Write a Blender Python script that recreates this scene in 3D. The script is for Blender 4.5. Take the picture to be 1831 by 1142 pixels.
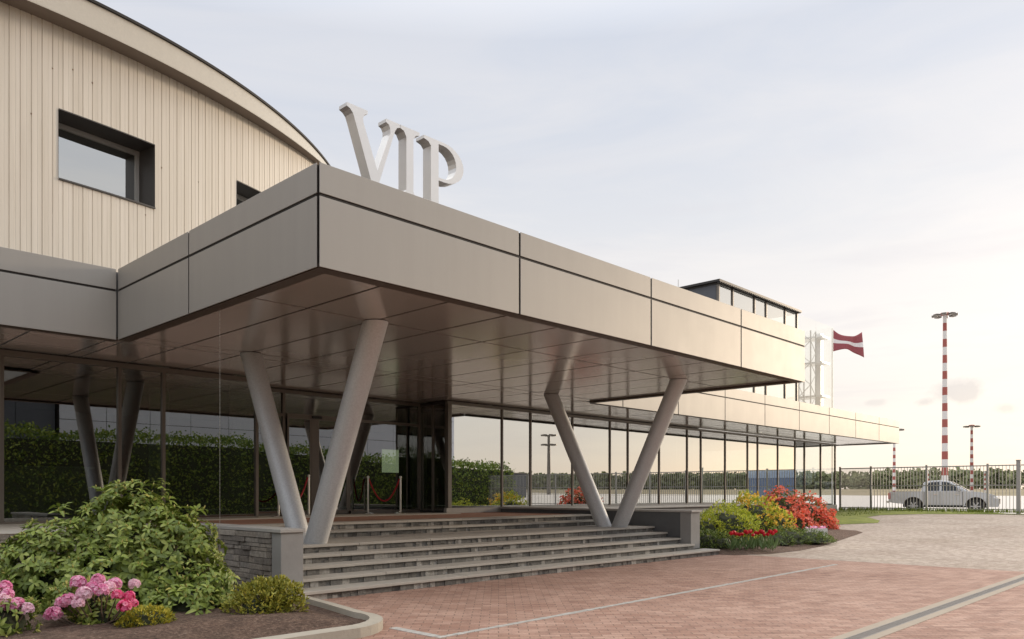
import bpy, bmesh, math, random
import numpy as np
from mathutils import Vector, Matrix, noise as mnoise

# ------------------------------------------------------------------ camera, sky, sun, exposure
scene = bpy.context.scene
for o in list(bpy.data.objects):
    bpy.data.objects.remove(o)
COL = scene.collection
R = math.radians
HC = 1.454                                   # eye height
cam_d = bpy.data.cameras.new('camera'); cam = bpy.data.objects.new('camera', cam_d); COL.objects.link(cam)
cam.location = (0, 0, HC); cam.rotation_euler = (R(90), 0, R(-45.99))
cam_d.sensor_width = 36; cam_d.lens = 27.487; cam_d.shift_y = 0.16876
cam_d.clip_start = 0.1; cam_d.clip_end = 4000
scene.camera = cam
scene.view_settings.view_transform = 'Standard'
scene.view_settings.look = 'None'
scene.view_settings.gamma = 1.0
scene.view_settings.exposure = 0.62

SUN_AZ = R(-12.5); SUN_EL = R(10)              # azimuth from +x towards +y
sun_dir = Vector((math.cos(SUN_EL)*math.cos(SUN_AZ), math.cos(SUN_EL)*math.sin(SUN_AZ), math.sin(SUN_EL)))
sd = bpy.data.lights.new('sun', 'SUN'); sun = bpy.data.objects.new('sun', sd); COL.objects.link(sun)
sd.energy = 1.35; sd.angle = R(7); sd.color = (1.0, 0.82, 0.62)
sun.rotation_euler = sun_dir.to_track_quat('Z', 'Y').to_euler(); sun.location = (30, -12, 30)

world = bpy.data.worlds.new('World'); scene.world = world; world.use_nodes = True
def build_world():
    nt = world.node_tree; N = nt.nodes; L = nt.links; N.clear()
    out = N.new('ShaderNodeOutputWorld'); bg = N.new('ShaderNodeBackground'); L.new(bg.outputs[0], out.inputs[0])
    tc = N.new('ShaderNodeTexCoord'); D = tc.outputs['Generated']
    sky = N.new('ShaderNodeTexSky'); sky.sky_type = 'NISHITA'; sky.sun_disc = False
    sky.sun_elevation = SUN_EL; sky.sun_rotation = math.pi/2 - SUN_AZ
    def math_(op, a, b=None, clamp=False):
        n = N.new('ShaderNodeMath'); n.operation = op; n.use_clamp = clamp
        for i, v in enumerate((a, b)):
            if v is None: continue
            if isinstance(v, (int, float)): n.inputs[i].default_value = v
            else: L.new(v, n.inputs[i])
        return n.outputs[0]
    def mix(f, a, b, bt='MIX'):
        n = N.new('ShaderNodeMix'); n.data_type = 'RGBA'; n.blend_type = bt
        for i, v in ((0, f), (6, a), (7, b)):
            if isinstance(v, (int, float)): n.inputs[i].default_value = v
            elif isinstance(v, tuple): n.inputs[i].default_value = (*v, 1)
            else: L.new(v, n.inputs[i])
        return n.outputs[2]
    def ramp(f, pts):
        n = N.new('ShaderNodeValToRGB'); e = n.color_ramp.elements
        while len(e) < len(pts): e.new(0.5)
        for i, (p, c) in enumerate(pts):
            e[i].position = p; e[i].color = (*c, 1)
        L.new(f, n.inputs[0]); return n.outputs[0]
    def vmath(op, a, b):
        n = N.new('ShaderNodeVectorMath'); n.operation = op
        for i, v in enumerate((a, b)):
            if isinstance(v, tuple): n.inputs[i].default_value = v
            else: L.new(v, n.inputs[i])
        return n
    def noise(vec, scale, detail=5, rough=0.55, dist=0.0):
        n = N.new('ShaderNodeTexNoise'); n.inputs['Scale'].default_value = scale
        n.inputs['Detail'].default_value = detail; n.inputs['Roughness'].default_value = rough
        n.inputs['Distortion'].default_value = dist
        L.new(vec, n.inputs['Vector']); return n.outputs[0]
    sep = N.new('ShaderNodeSeparateXYZ'); L.new(D, sep.inputs[0]); z = sep.outputs[2]
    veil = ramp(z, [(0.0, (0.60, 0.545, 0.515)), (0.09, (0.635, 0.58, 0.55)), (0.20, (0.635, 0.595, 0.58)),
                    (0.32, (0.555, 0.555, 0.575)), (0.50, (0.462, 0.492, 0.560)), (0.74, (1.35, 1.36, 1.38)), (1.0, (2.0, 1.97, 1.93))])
    dt = vmath('DOT_PRODUCT', D, tuple(sun_dir)).outputs['Value']
    dpos = math_('MAXIMUM', dt, 0.0)
    # thin streaks, drawn out sideways
    st = vmath('MULTIPLY', D, (1.0, 1.0, 5.0)).outputs[0]
    n1 = noise(st, 2.6, 6, 0.6, 0.6)
    streak = ramp(n1, [(0.36, (0.0,)*3), (0.66, (1.0,)*3)])
    low = ramp(z, [(0.0, (0.9,)*3), (0.25, (0.85,)*3), (0.55, (0.35,)*3), (1.0, (0.6,)*3)])
    sf = math_('MULTIPLY', streak, low)
    col = mix(math_('MULTIPLY', sf, 0.6), veil, (0.70, 0.655, 0.62))
    n2 = noise(vmath('MULTIPLY', D, (1.0, 1.0, 9.0)).outputs[0], 4.1, 6, 0.6, 0.3)
    lav = ramp(n2, [(0.50, (0.0,)*3), (0.72, (1.0,)*3)])
    band = ramp(z, [(0.0, (0.3,)*3), (0.12, (1.0,)*3), (0.3, (0.4,)*3), (0.45, (0.0,)*3)])
    col = mix(math_('MULTIPLY', math_('MULTIPLY', lav, band), 0.5), col, (0.50, 0.47, 0.495))
    # small grey cloud banks low in the sky
    nb = noise(D, 17.0, 6, 0.62); nb3 = math_('SUBTRACT', nb, 0.5)
    for (d0, sx, sz, amt) in CLOUDS:
        sb = vmath('SUBTRACT', D, d0).outputs[0]
        sc = vmath('MULTIPLY', sb, (1/sx, 1/sx, 1/sz)).outputs[0]
        ln = N.new('ShaderNodeVectorMath'); ln.operation = 'LENGTH'; L.new(sc, ln.inputs[0])
        v = math_('ADD', ln.outputs['Value'], math_('MULTIPLY', nb3, 3.4))
        mk = ramp(v, [(0.35, (1,)*3), (1.0, (0,)*3)])
        col = mix(math_('MULTIPLY', mk, amt), col, (0.40, 0.375, 0.395))
    glow = math_('MULTIPLY', math_('POWER', dpos, 9.0), 0.16)
    g = mix(glow, col, (1.40, 1.25, 1.12))
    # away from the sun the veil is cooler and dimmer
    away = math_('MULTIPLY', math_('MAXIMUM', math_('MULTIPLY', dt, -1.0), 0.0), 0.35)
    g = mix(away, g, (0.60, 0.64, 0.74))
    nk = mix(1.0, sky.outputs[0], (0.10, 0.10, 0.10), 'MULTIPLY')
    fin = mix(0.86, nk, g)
    below = ramp(math_('MULTIPLY', z, -1.0), [(0.0, (0,)*3), (0.03, (1,)*3)])
    fin = mix(below, fin, (0.18, 0.16, 0.13))
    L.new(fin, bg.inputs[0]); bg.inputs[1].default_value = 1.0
def sky_dir(u, v):
    r = (u-915.5)/1398; e = (880-v)/1398
    c, s = 0.71922, 0.69478
    d = Vector((r*s+c, -r*c+s, e)).normalized(); return tuple(d)
CLOUDS = [(sky_dir(1712, 700), 0.034, 0.015, 0.72), (sky_dir(1652, 719), 0.016, 0.006, 0.6),
          (sky_dir(1800, 730), 0.018, 0.007, 0.55), (sky_dir(1560, 720), 0.014, 0.005, 0.4)]
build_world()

# ------------------------------------------------------------------ helpers
rnd = random.Random(7)
def ray(u):
    r = (u-915.5)/1398; c, s = 0.71922, 0.69478
    return r*s+c, -r*c+s

class MB:
    def __init__(self): self.v = []; self.f = []; self.m = []
    def add(self, vs, fs, m=0):
        k = len(self.v); self.v += [tuple(p) for p in vs]
        for f in fs: self.f.append(tuple(i+k for i in f)); self.m.append(m)
    def box(self, x0, x1, y0, y1, z0, z1, m=0):
        self.add([(x0,y0,z0),(x1,y0,z0),(x1,y1,z0),(x0,y1,z0),(x0,y0,z1),(x1,y0,z1),(x1,y1,z1),(x0,y1,z1)],
                 [(3,2,1,0),(4,5,6,7),(0,1,5,4),(1,2,6,5),(2,3,7,6),(3,0,4,7)], m)
    def obox(self, c, ax, ay, az, m=0):
        c = Vector(c); ax, ay, az = Vector(ax), Vector(ay), Vector(az)
        P = [c+sx*ax+sy*ay+sz*az for sz in (-1,1) for (sx,sy) in ((-1,-1),(1,-1),(1,1),(-1,1))]
        F = [(3,2,1,0),(4,5,6,7),(0,1,5,4),(1,2,6,5),(2,3,7,6),(3,0,4,7)]
        if ax.cross(ay).dot(az) < 0: F = [tuple(reversed(f)) for f in F]
        self.add(P, F, m)
    def tube(self, pts, rad, n=10, m=0, caps=True):
        pts = [Vector(p) for p in pts]; k = len(self.v)
        if not isinstance(rad, (list, tuple)): rad = [rad]*len(pts)
        up = None
        for i, p in enumerate(pts):
            d = (pts[min(i+1, len(pts)-1)] - pts[max(i-1, 0)]).normalized()
            if up is None: up = d.orthogonal().normalized()
            up = (up - d*up.dot(d)).normalized(); w = d.cross(up)
            for j in range(n):
                t = 2*math.pi*j/n; self.v.append(tuple(p + rad[i]*(up*math.cos(t) + w*math.sin(t))))
        for i in range(len(pts)-1):
            for j in range(n):
                a, b = k+i*n+j, k+i*n+(j+1) % n
                self.f.append((a, b, b+n, a+n)); self.m.append(m)
        if caps:
            self.f.append(tuple(k+j for j in reversed(range(n)))); self.m.append(m)
            self.f.append(tuple(k+(len(pts)-1)*n+j for j in range(n))); self.m.append(m)
    def prism(self, poly, d, m=0):
        d = Vector(d); n = len(poly); P = [Vector(p) for p in poly]
        self.add(P + [p+d for p in P], [tuple(reversed(range(n))), tuple(range(n, 2*n))] +
                 [(i, (i+1) % n, n+(i+1) % n, n+i) for i in range(n)], m)
    def lathe(self, c, prof, n=16, m=0):
        c = Vector(c); k = len(self.v)
        for (r, z) in prof:
            for j in range(n):
                t = 2*math.pi*j/n; self.v.append((c.x+r*math.cos(t), c.y+r*math.sin(t), c.z+z))
        for i in range(len(prof)-1):
            for j in range(n):
                a, b = k+i*n+j, k+i*n+(j+1) % n
                self.f.append((a, b, b+n, a+n)); self.m.append(m)
        self.f.append(tuple(k+j for j in reversed(range(n)))); self.m.append(m)
        self.f.append(tuple(k+(len(prof)-1)*n+j for j in range(n))); self.m.append(m)
    def build(self, name, mats, parent=None, at=None, smooth=False, bevel=0.0, recalc=False, wn=False):
        """one mesh object; vertices are given in world coordinates"""
        off = Vector((0,0,0))
        if parent is not None: off = WORLD[parent.name]
        elif at is not None: off = Vector(at)
        me = bpy.data.meshes.new(name)
        me.from_pydata([(x-off.x, y-off.y, z-off.z) for (x,y,z) in self.v], [], self.f)
        if not isinstance(mats, (list, tuple)): mats = [mats]
        for mm in mats: me.materials.append(mm)
        if len(mats) > 1: me.polygons.foreach_set('material_index', self.m)
        if smooth: me.polygons.foreach_set('use_smooth', [True]*len(me.polygons))
        if recalc:
            bm = bmesh.new(); bm.from_mesh(me); bmesh.ops.recalc_face_normals(bm, faces=bm.faces); bm.to_mesh(me); bm.free()
        me.update()
        o = bpy.data.objects.new(name, me); COL.objects.link(o)
        if parent is not None: o.parent = parent
        else: o.location = off
        WORLD[o.name] = off
        if bevel:
            b = o.modifiers.new('bevel', 'BEVEL'); b.width = bevel; b.segments = 2; b.limit_method = 'ANGLE'; b.angle_limit = R(35)
        if smooth == 'auto':
            me.set_sharp_from_angle(angle=R(35))
        return o
WORLD = {}
def thing(name, loc, label, cat, group=None, rz=0.0):
    o = bpy.data.objects.new(name, None); COL.objects.link(o); o.location = loc
    o.empty_display_size = 0.3
    WORLD[o.name] = Vector(loc); o['label'] = label; o['category'] = cat
    if rz: o.rotation_euler.z = rz
    if group: o['group'] = group
    return o
def tag(o, label, cat, group=None, kind=None):
    o['label'] = label; o['category'] = cat
    if group: o['group'] = group
    if kind: o['kind'] = kind
    return o
def struct(o): o['kind'] = 'structure'; return o
def copy_tree(o, parent=None):
    c = o.copy(); COL.objects.link(c); WORLD[c.name] = WORLD.get(o.name, Vector((0,0,0)))
    if parent is not None: c.parent = parent
    for ch in list(o.children): copy_tree(ch, c)
    return c

# ------------------------------------------------------------------ materials
def new_mat(name):
    m = bpy.data.materials.new(name); m.use_nodes = True
    nt = m.node_tree; return m, nt, nt.nodes, nt.links, nt.nodes['Principled BSDF']
def mixrgb(N, L, f, a, b, bt='MIX'):
    n = N.new('ShaderNodeMix'); n.data_type = 'RGBA'; n.blend_type = bt
    for i, v in ((0, f), (6, a), (7, b)):
        if isinstance(v, (int, float)): n.inputs[i].default_value = v
        elif isinstance(v, tuple): n.inputs[i].default_value = (*v, 1)
        else: L.new(v, n.inputs[i])
    return n.outputs[2]
def ramp_(N, L, f, pts):
    n = N.new('ShaderNodeValToRGB'); e = n.color_ramp.elements
    while len(e) < len(pts): e.new(0.5)
    for i, (p, c) in enumerate(pts):
        e[i].position = p; e[i].color = (*c, 1) if len(c) == 3 else c
    L.new(f, n.inputs[0]); return n.outputs[0]
def noise_(N, L, scale, detail=4, rough=0.6, stretch=None, vec=None):
    n = N.new('ShaderNodeTexNoise'); n.inputs['Scale'].default_value = scale
    n.inputs['Detail'].default_value = detail; n.inputs['Roughness'].default_value = rough
    if vec is None:
        tc = N.new('ShaderNodeTexCoord'); vec = tc.outputs['Object']
    if stretch:
        mp = N.new('ShaderNodeMapping'); mp.inputs['Scale'].default_value = stretch; L.new(vec, mp.inputs[0]); vec = mp.outputs[0]
    L.new(vec, n.inputs['Vector']); return n.outputs[0]
def bump_(N, L, h, strength, dist, bs):
    b = N.new('ShaderNodeBump'); b.inputs['Strength'].default_value = strength; b.inputs['Distance'].default_value = dist
    L.new(h, b.inputs['Height']); L.new(b.outputs[0], bs.inputs['Normal'])
def plain(name, col, rough=0.6, metal=0.0, var=0.12, scale=6.0, bump=0.0, spec=0.5, stretch=None, coat=0.0):
    m, nt, N, L, bs = new_mat(name)
    nz = noise_(N, L, scale, 5, 0.65, stretch)
    a = tuple(max(0, c*(1-var)) for c in col); b = tuple(c*(1+var) for c in col)
    L.new(mixrgb(N, L, nz, a, b), bs.inputs['Base Color'])
    bs.inputs['Roughness'].default_value = rough; bs.inputs['Metallic'].default_value = metal
    bs.inputs['Specular IOR Level'].default_value = spec; bs.inputs['Coat Weight'].default_value = coat
    if bump: bump_(N, L, noise_(N, L, scale*6, 4, 0.6, stretch), bump, 0.02, bs)
    return m
def island(name, cols, rough=0.6, transl=0.0, spec=0.4, nscale=None, bump=0.0):
    """a different tone for every loose piece (leaf, stone, petal)"""
    m, nt, N, L, bs = new_mat(name)
    g = N.new('ShaderNodeNewGeometry')
    k = len(cols); col = ramp_(N, L, g.outputs['Random Per Island'], [((i+0.5)/k if k > 1 else 0, c) for i, c in enumerate(cols)])
    if nscale:
        nz = noise_(N, L, nscale, 5, 0.65)
        col = mixrgb(N, L, 1.0, col, ramp_(N, L, nz, [(0.3, (0.7,)*3), (0.7, (1.25,)*3)]), 'MULTIPLY')
        if bump: bump_(N, L, noise_(N, L, nscale*2.5, 5, 0.7), bump, 0.02, bs)
    L.new(col, bs.inputs['Base Color']); bs.inputs['Roughness'].default_value = rough
    bs.inputs['Specular IOR Level'].default_value = spec
    if transl:
        t = N.new('ShaderNodeBsdfTranslucent'); L.new(col, t.inputs[0])
        mx = N.new('ShaderNodeMixShader'); mx.inputs[0].default_value = transl
        L.new(bs.outputs[0], mx.inputs[1]); L.new(t.outputs[0], mx.inputs[2])
        L.new(mx.outputs[0], N['Material Output'].inputs[0])
    return m
def glass(name, tint, base, ior=1.6, wave=0.0, rough=0.004):
    m, nt, N, L, bs = new_mat(name); N.remove(bs)
    fr = N.new('ShaderNodeFresnel'); fr.inputs[0].default_value = ior
    ad = N.new('ShaderNodeMath'); ad.operation = 'MULTIPLY_ADD'; ad.use_clamp = True
    ad.inputs[1].default_value = 1-base; ad.inputs[2].default_value = base; L.new(fr.outputs[0], ad.inputs[0])
    geo = N.new('ShaderNodeNewGeometry'); fw = N.new('ShaderNodeMath'); fw.operation = 'SUBTRACT'; fw.inputs[0].default_value = 1.0
    L.new(geo.outputs['Backfacing'], fw.inputs[1]); fm = N.new('ShaderNodeMath'); fm.operation = 'MULTIPLY'
    L.new(ad.outputs[0], fm.inputs[0]); L.new(fw.outputs[0], fm.inputs[1]); ad = fm
    tr = N.new('ShaderNodeBsdfTransparent'); tr.inputs[0].default_value = (*tint, 1)
    gl = N.new('ShaderNodeBsdfGlossy'); gl.inputs['Roughness'].default_value = rough; gl.inputs[0].default_value = (0.93, 0.94, 0.92, 1)
    if wave:
        nz = noise_(N, L, 0.8, 2, 0.5)
        b = N.new('ShaderNodeBump'); b.inputs['Strength'].default_value = wave; b.inputs['Distance'].default_value = 0.01
        L.new(nz, b.inputs['Height']); L.new(b.outputs[0], gl.inputs['Normal'])
    mx = N.new('ShaderNodeMixShader'); L.new(ad.outputs[0], mx.inputs[0]); L.new(tr.outputs[0], mx.inputs[1]); L.new(gl.outputs[0], mx.inputs[2])
    L.new(mx.outputs[0], N['Material Output'].inputs[0]); return m

M = {}
def panel_mat():
    m, nt, N, L, bs = new_mat('bronze_metal_panel')
    oi = N.new('ShaderNodeObjectInfo')
    col = ramp_(N, L, oi.outputs['Random'], [(0.0, (0.350, 0.333, 0.306)), (1.0, (0.368, 0.350, 0.322))])
    st = noise_(N, L, 1.0, 5, 0.65, (5.0, 5.0, 0.35))
    col = mixrgb(N, L, 1.0, col, ramp_(N, L, st, [(0.30, (0.975,)*3), (0.7, (1.02,)*3)]), 'MULTIPLY')
    L.new(col, bs.inputs['Base Color']); bs.inputs['Metallic'].default_value = 0.62
    L.new(ramp_(N, L, noise_(N, L, 1.6, 5, 0.7), [(0.3, (0.535,)*3), (0.7, (0.565,)*3)]), bs.inputs['Roughness'])
    bump_(N, L, noise_(N, L, 0.5, 1, 0.5), 0.06, 0.02, bs)
    return m
M['panel'] = panel_mat()
M['joint'] = plain('dark_joint', (0.018, 0.014, 0.011), 0.7)
M['trim'] = plain('brown_trim', (0.085, 0.064, 0.050), 0.5, 0.2, 0.05)
M['soffit'] = plain('soffit_panel', (0.56, 0.515, 0.48), 0.15, 0.45, 0.05, 0.8)
M['frame'] = plain('window_frame_metal', (0.17, 0.15, 0.13), 0.40, 0.5, 0.06)
M['frame_dark'] = plain('dark_frame', (0.035, 0.032, 0.03), 0.45, 0.3)
M['frame_light'] = plain('light_frame', (0.42, 0.40, 0.37), 0.45, 0.2, 0.05)
M['roof'] = plain('roof_membrane', (0.16, 0.16, 0.16), 0.9)
M['steelcol'] = plain('galvanised_steel', (0.545, 0.56, 0.565), 0.5, 0.3, 0.28, 38.0, 0.12)
M['reveal'] = plain('reveal_metal', (0.075, 0.068, 0.062), 0.5, 0.3)
M['glass'] = glass('tinted_glass', (0.48, 0.54, 0.48), 0.225, 1.6)
M['glass_mirror'] = glass('mirror_glass', (0.42, 0.45, 0.42), 0.58, 1.7, 0.002)
M['glass_glare'] = glass('pale_mirror_glass', (0.80, 0.84, 0.82), 0.62, 1.7, 0.0, 0.004)
M['glass_shaft'] = glass('bright_shaft_glass', (0.96, 0.97, 0.97), 0.14, 1.5, 0.0, 0.004)
M['glass_clear'] = glass('clear_glass', (0.97, 0.98, 0.975), 0.05, 1.45)
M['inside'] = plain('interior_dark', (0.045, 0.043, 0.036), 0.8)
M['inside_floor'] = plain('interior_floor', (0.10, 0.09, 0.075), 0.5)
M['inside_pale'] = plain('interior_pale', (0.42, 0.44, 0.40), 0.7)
M['stucco'] = plain('beige_render', (0.53, 0.49, 0.42), 0.9, 0, 0.10, 22.0, 0.35)
M['eaveund'] = plain('eave_boarding', (0.22, 0.175, 0.14), 0.6, 0.1, 0.12, 3.0)
M['concrete'] = plain('grey_concrete', (0.27, 0.265, 0.255), 0.8, 0, 0.22, 2.2, 0.2)
M['cap'] = plain('pale_coping', (0.37, 0.355, 0.33), 0.75, 0, 0.14, 5.0, 0.15)
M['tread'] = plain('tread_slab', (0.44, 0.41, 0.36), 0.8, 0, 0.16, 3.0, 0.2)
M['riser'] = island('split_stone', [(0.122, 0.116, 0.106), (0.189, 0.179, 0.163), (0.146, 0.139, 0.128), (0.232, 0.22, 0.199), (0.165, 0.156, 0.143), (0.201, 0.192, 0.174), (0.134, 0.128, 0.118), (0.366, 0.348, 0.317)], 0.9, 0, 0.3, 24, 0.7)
M['stone'] = island('stacked_stone', [(0.23, 0.205, 0.175), (0.34, 0.30, 0.255), (0.27, 0.25, 0.225), (0.40, 0.36, 0.31), (0.19, 0.17, 0.15), (0.31, 0.28, 0.245)], 0.9, 0, 0.3, 18, 0.8)
M['mortar'] = plain('mortar', (0.07, 0.065, 0.058), 0.95)
M['white'] = plain('white_letter', (0.76, 0.75, 0.73), 0.36, 0.6, 0.05)
M['steel'] = plain('brushed_steel', (0.60, 0.58, 0.54), 0.28, 0.9, 0.06)
M['chrome'] = plain('polished_steel', (0.72, 0.70, 0.66), 0.15, 1.0, 0.04)
M['rope'] = plain('red_rope', (0.42, 0.02, 0.03), 0.75, 0, 0.3, 40)
M['black'] = plain('black_plastic', (0.015, 0.015, 0.015), 0.5)
M['tower_wall'] = plain('dark_blue_grey_panel', (0.10, 0.105, 0.12), 0.55, 0.2)
M['kerb'] = plain('kerb_stone', (0.38, 0.345, 0.285), 0.85, 0, 0.16, 7.0, 0.3)
M['bark'] = plain('bark', (0.12, 0.085, 0.06), 0.9, 0, 0.3, 12)
M['fence'] = plain('fence_metal', (0.36, 0.35, 0.33), 0.5, 0.4, 0.08)
M['apron'] = plain('apron_concrete', (0.60, 0.55, 0.50), 0.85, 0, 0.05, 0.08)
M['mast_red'] = plain('mast_red', (0.29, 0.075, 0.06), 0.6)
M['mast_white'] = plain('mast_white', (0.60, 0.585, 0.57), 0.6)
M['car'] = plain('silver_paint', (0.45, 0.455, 0.465), 0.28, 0.45, 0.02, 2, coat=0.6)
M['carglass'] = plain('car_window', (0.025, 0.03, 0.032), 0.06, 0.0, 0.05)
M['tyre'] = plain('tyre_rubber', (0.022, 0.022, 0.022), 0.85)
M['rim'] = plain('alloy_rim', (0.42, 0.42, 0.43), 0.35, 0.8)
M['redlight'] = plain('tail_lamp', (0.35, 0.02, 0.02), 0.2)
M['headlight'] = plain('head_lamp', (0.75, 0.76, 0.78), 0.12, 0.3)
M['flag_red'] = plain('flag_maroon', (0.30, 0.075, 0.085), 0.8, 0, 0.06)
M['flag_white'] = plain('flag_white', (0.76, 0.73, 0.72), 0.8, 0, 0.04)
M['pale_panel'] = plain('pale_facade_panel', (0.56, 0.57, 0.62), 0.6, 0.1, 0.04, 0.3)
M['dark_panel'] = plain('dark_facade', (0.075, 0.08, 0.095), 0.5, 0.1)
M['blue_shed'] = plain('blue_sheet', (0.12, 0.17, 0.29), 0.6, 0, 0.06, 0.5)
M['blue_roof'] = plain('pale_blue_roof', (0.30, 0.38, 0.52), 0.6)
M['line'] = plain('worn_white_stone', (0.42, 0.405, 0.375), 0.85, 0, 0.45, 9.0, 0.2)
M['grate'] = plain('drain_grating', (0.27, 0.255, 0.235), 0.6, 0.5)
M['drain_edge'] = plain('drain_concrete', (0.36, 0.30, 0.235), 0.85, 0, 0.14, 3.0, 0.2)
M['trough'] = plain('white_trough', (0.62, 0.61, 0.58), 0.7)
LEAF = lambda *c: list(c)
M['rhodo'] = island('rhododendron_leaf', [(0.0977, 0.14, 0.0218), (0.185, 0.25, 0.0397), (0.246, 0.311, 0.0596), (0.134, 0.189, 0.0317), (0.308, 0.359, 0.0845)], 0.45, 0.2, 0.4)
M['bud'] = island('leaf_bud', [(0.40, 0.36, 0.10), (0.33, 0.30, 0.08)], 0.6)
M['pink'] = island('pink_petal', [(0.756, 0.216, 0.425), (0.864, 0.459, 0.625), (0.9, 0.634, 0.75), (0.799, 0.311, 0.537)], 0.6, 0.42)
M['pale_pink'] = island('pale_pink_petal', [(0.855, 0.54, 0.655), (0.886, 0.696, 0.759), (0.875, 0.624, 0.713)], 0.6, 0.42)
M['hot_pink'] = island('deep_pink_petal', [(0.726, 0.056, 0.208), (0.836, 0.168, 0.351), (0.88, 0.35, 0.494)], 0.6, 0.42)
M['conifer_y'] = island('golden_conifer', [(0.367, 0.344, 0.0386), (0.582, 0.471, 0.0483), (0.216, 0.235, 0.0304)], 0.6, 0.15)
M['shrub_g'] = island('shrub_leaf', [(0.239, 0.246, 0.0365), (0.383, 0.362, 0.0588), (0.12, 0.145, 0.0287), (0.479, 0.42, 0.0718)], 0.5, 0.2)
M['azalea_leaf'] = island('azalea_leaf', [(0.265, 0.321, 0.0371), (0.49, 0.557, 0.0591), (0.387, 0.439, 0.0506), (0.693, 0.675, 0.0844)], 0.5, 0.25)
M['azalea_dark'] = island('azalea_dark_leaf', [(0.08, 0.11, 0.02), (0.14, 0.18, 0.03), (0.19, 0.22, 0.04)], 0.5, 0.2)
M['yellow'] = island('yellow_petal', [(0.78, 0.52, 0.07), (0.84, 0.64, 0.14), (0.76, 0.46, 0.06)], 0.6, 0.3)
M['orange'] = island('orange_petal', [(0.821, 0.172, 0.085), (0.9, 0.299, 0.187), (0.734, 0.115, 0.085), (0.9, 0.38, 0.289)], 0.6, 0.3)
M['juniper'] = island('juniper_sprig', [(0.087, 0.138, 0.029), (0.145, 0.203, 0.0406), (0.217, 0.275, 0.0508)], 0.6, 0.1)
M['tulip_leaf'] = island('tulip_leaf', [(0.10, 0.17, 0.06), (0.15, 0.23, 0.085), (0.08, 0.13, 0.05)], 0.5, 0.2)
M['tulip'] = island('tulip_petal', [(0.62, 0.012, 0.03), (0.70, 0.03, 0.045), (0.52, 0.008, 0.025)], 0.5, 0.25)
M['hedge'] = island('hedge_leaf', [(0.0759, 0.124, 0.0205), (0.13, 0.196, 0.0298), (0.184, 0.248, 0.039), (0.239, 0.289, 0.0511)], 0.5, 0.2)
M['wood'] = island('far_tree_leaf', [(0.129, 0.146, 0.068), (0.173, 0.189, 0.0875), (0.215, 0.221, 0.102), (0.15, 0.162, 0.0826)], 0.8, 0.1)  # leaf tones lightened and yellowed to imitate distance haze
M['grass'] = island('grass_blade', [(0.12, 0.17, 0.02), (0.19, 0.24, 0.03), (0.25, 0.27, 0.045), (0.085, 0.12, 0.018)], 0.6, 0.25)
M['core'] = plain('dark_shade_core', (0.030, 0.036, 0.016), 0.95, 0, 0.4, 5)  # near-black colour stands in for shade deep inside foliage

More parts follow.
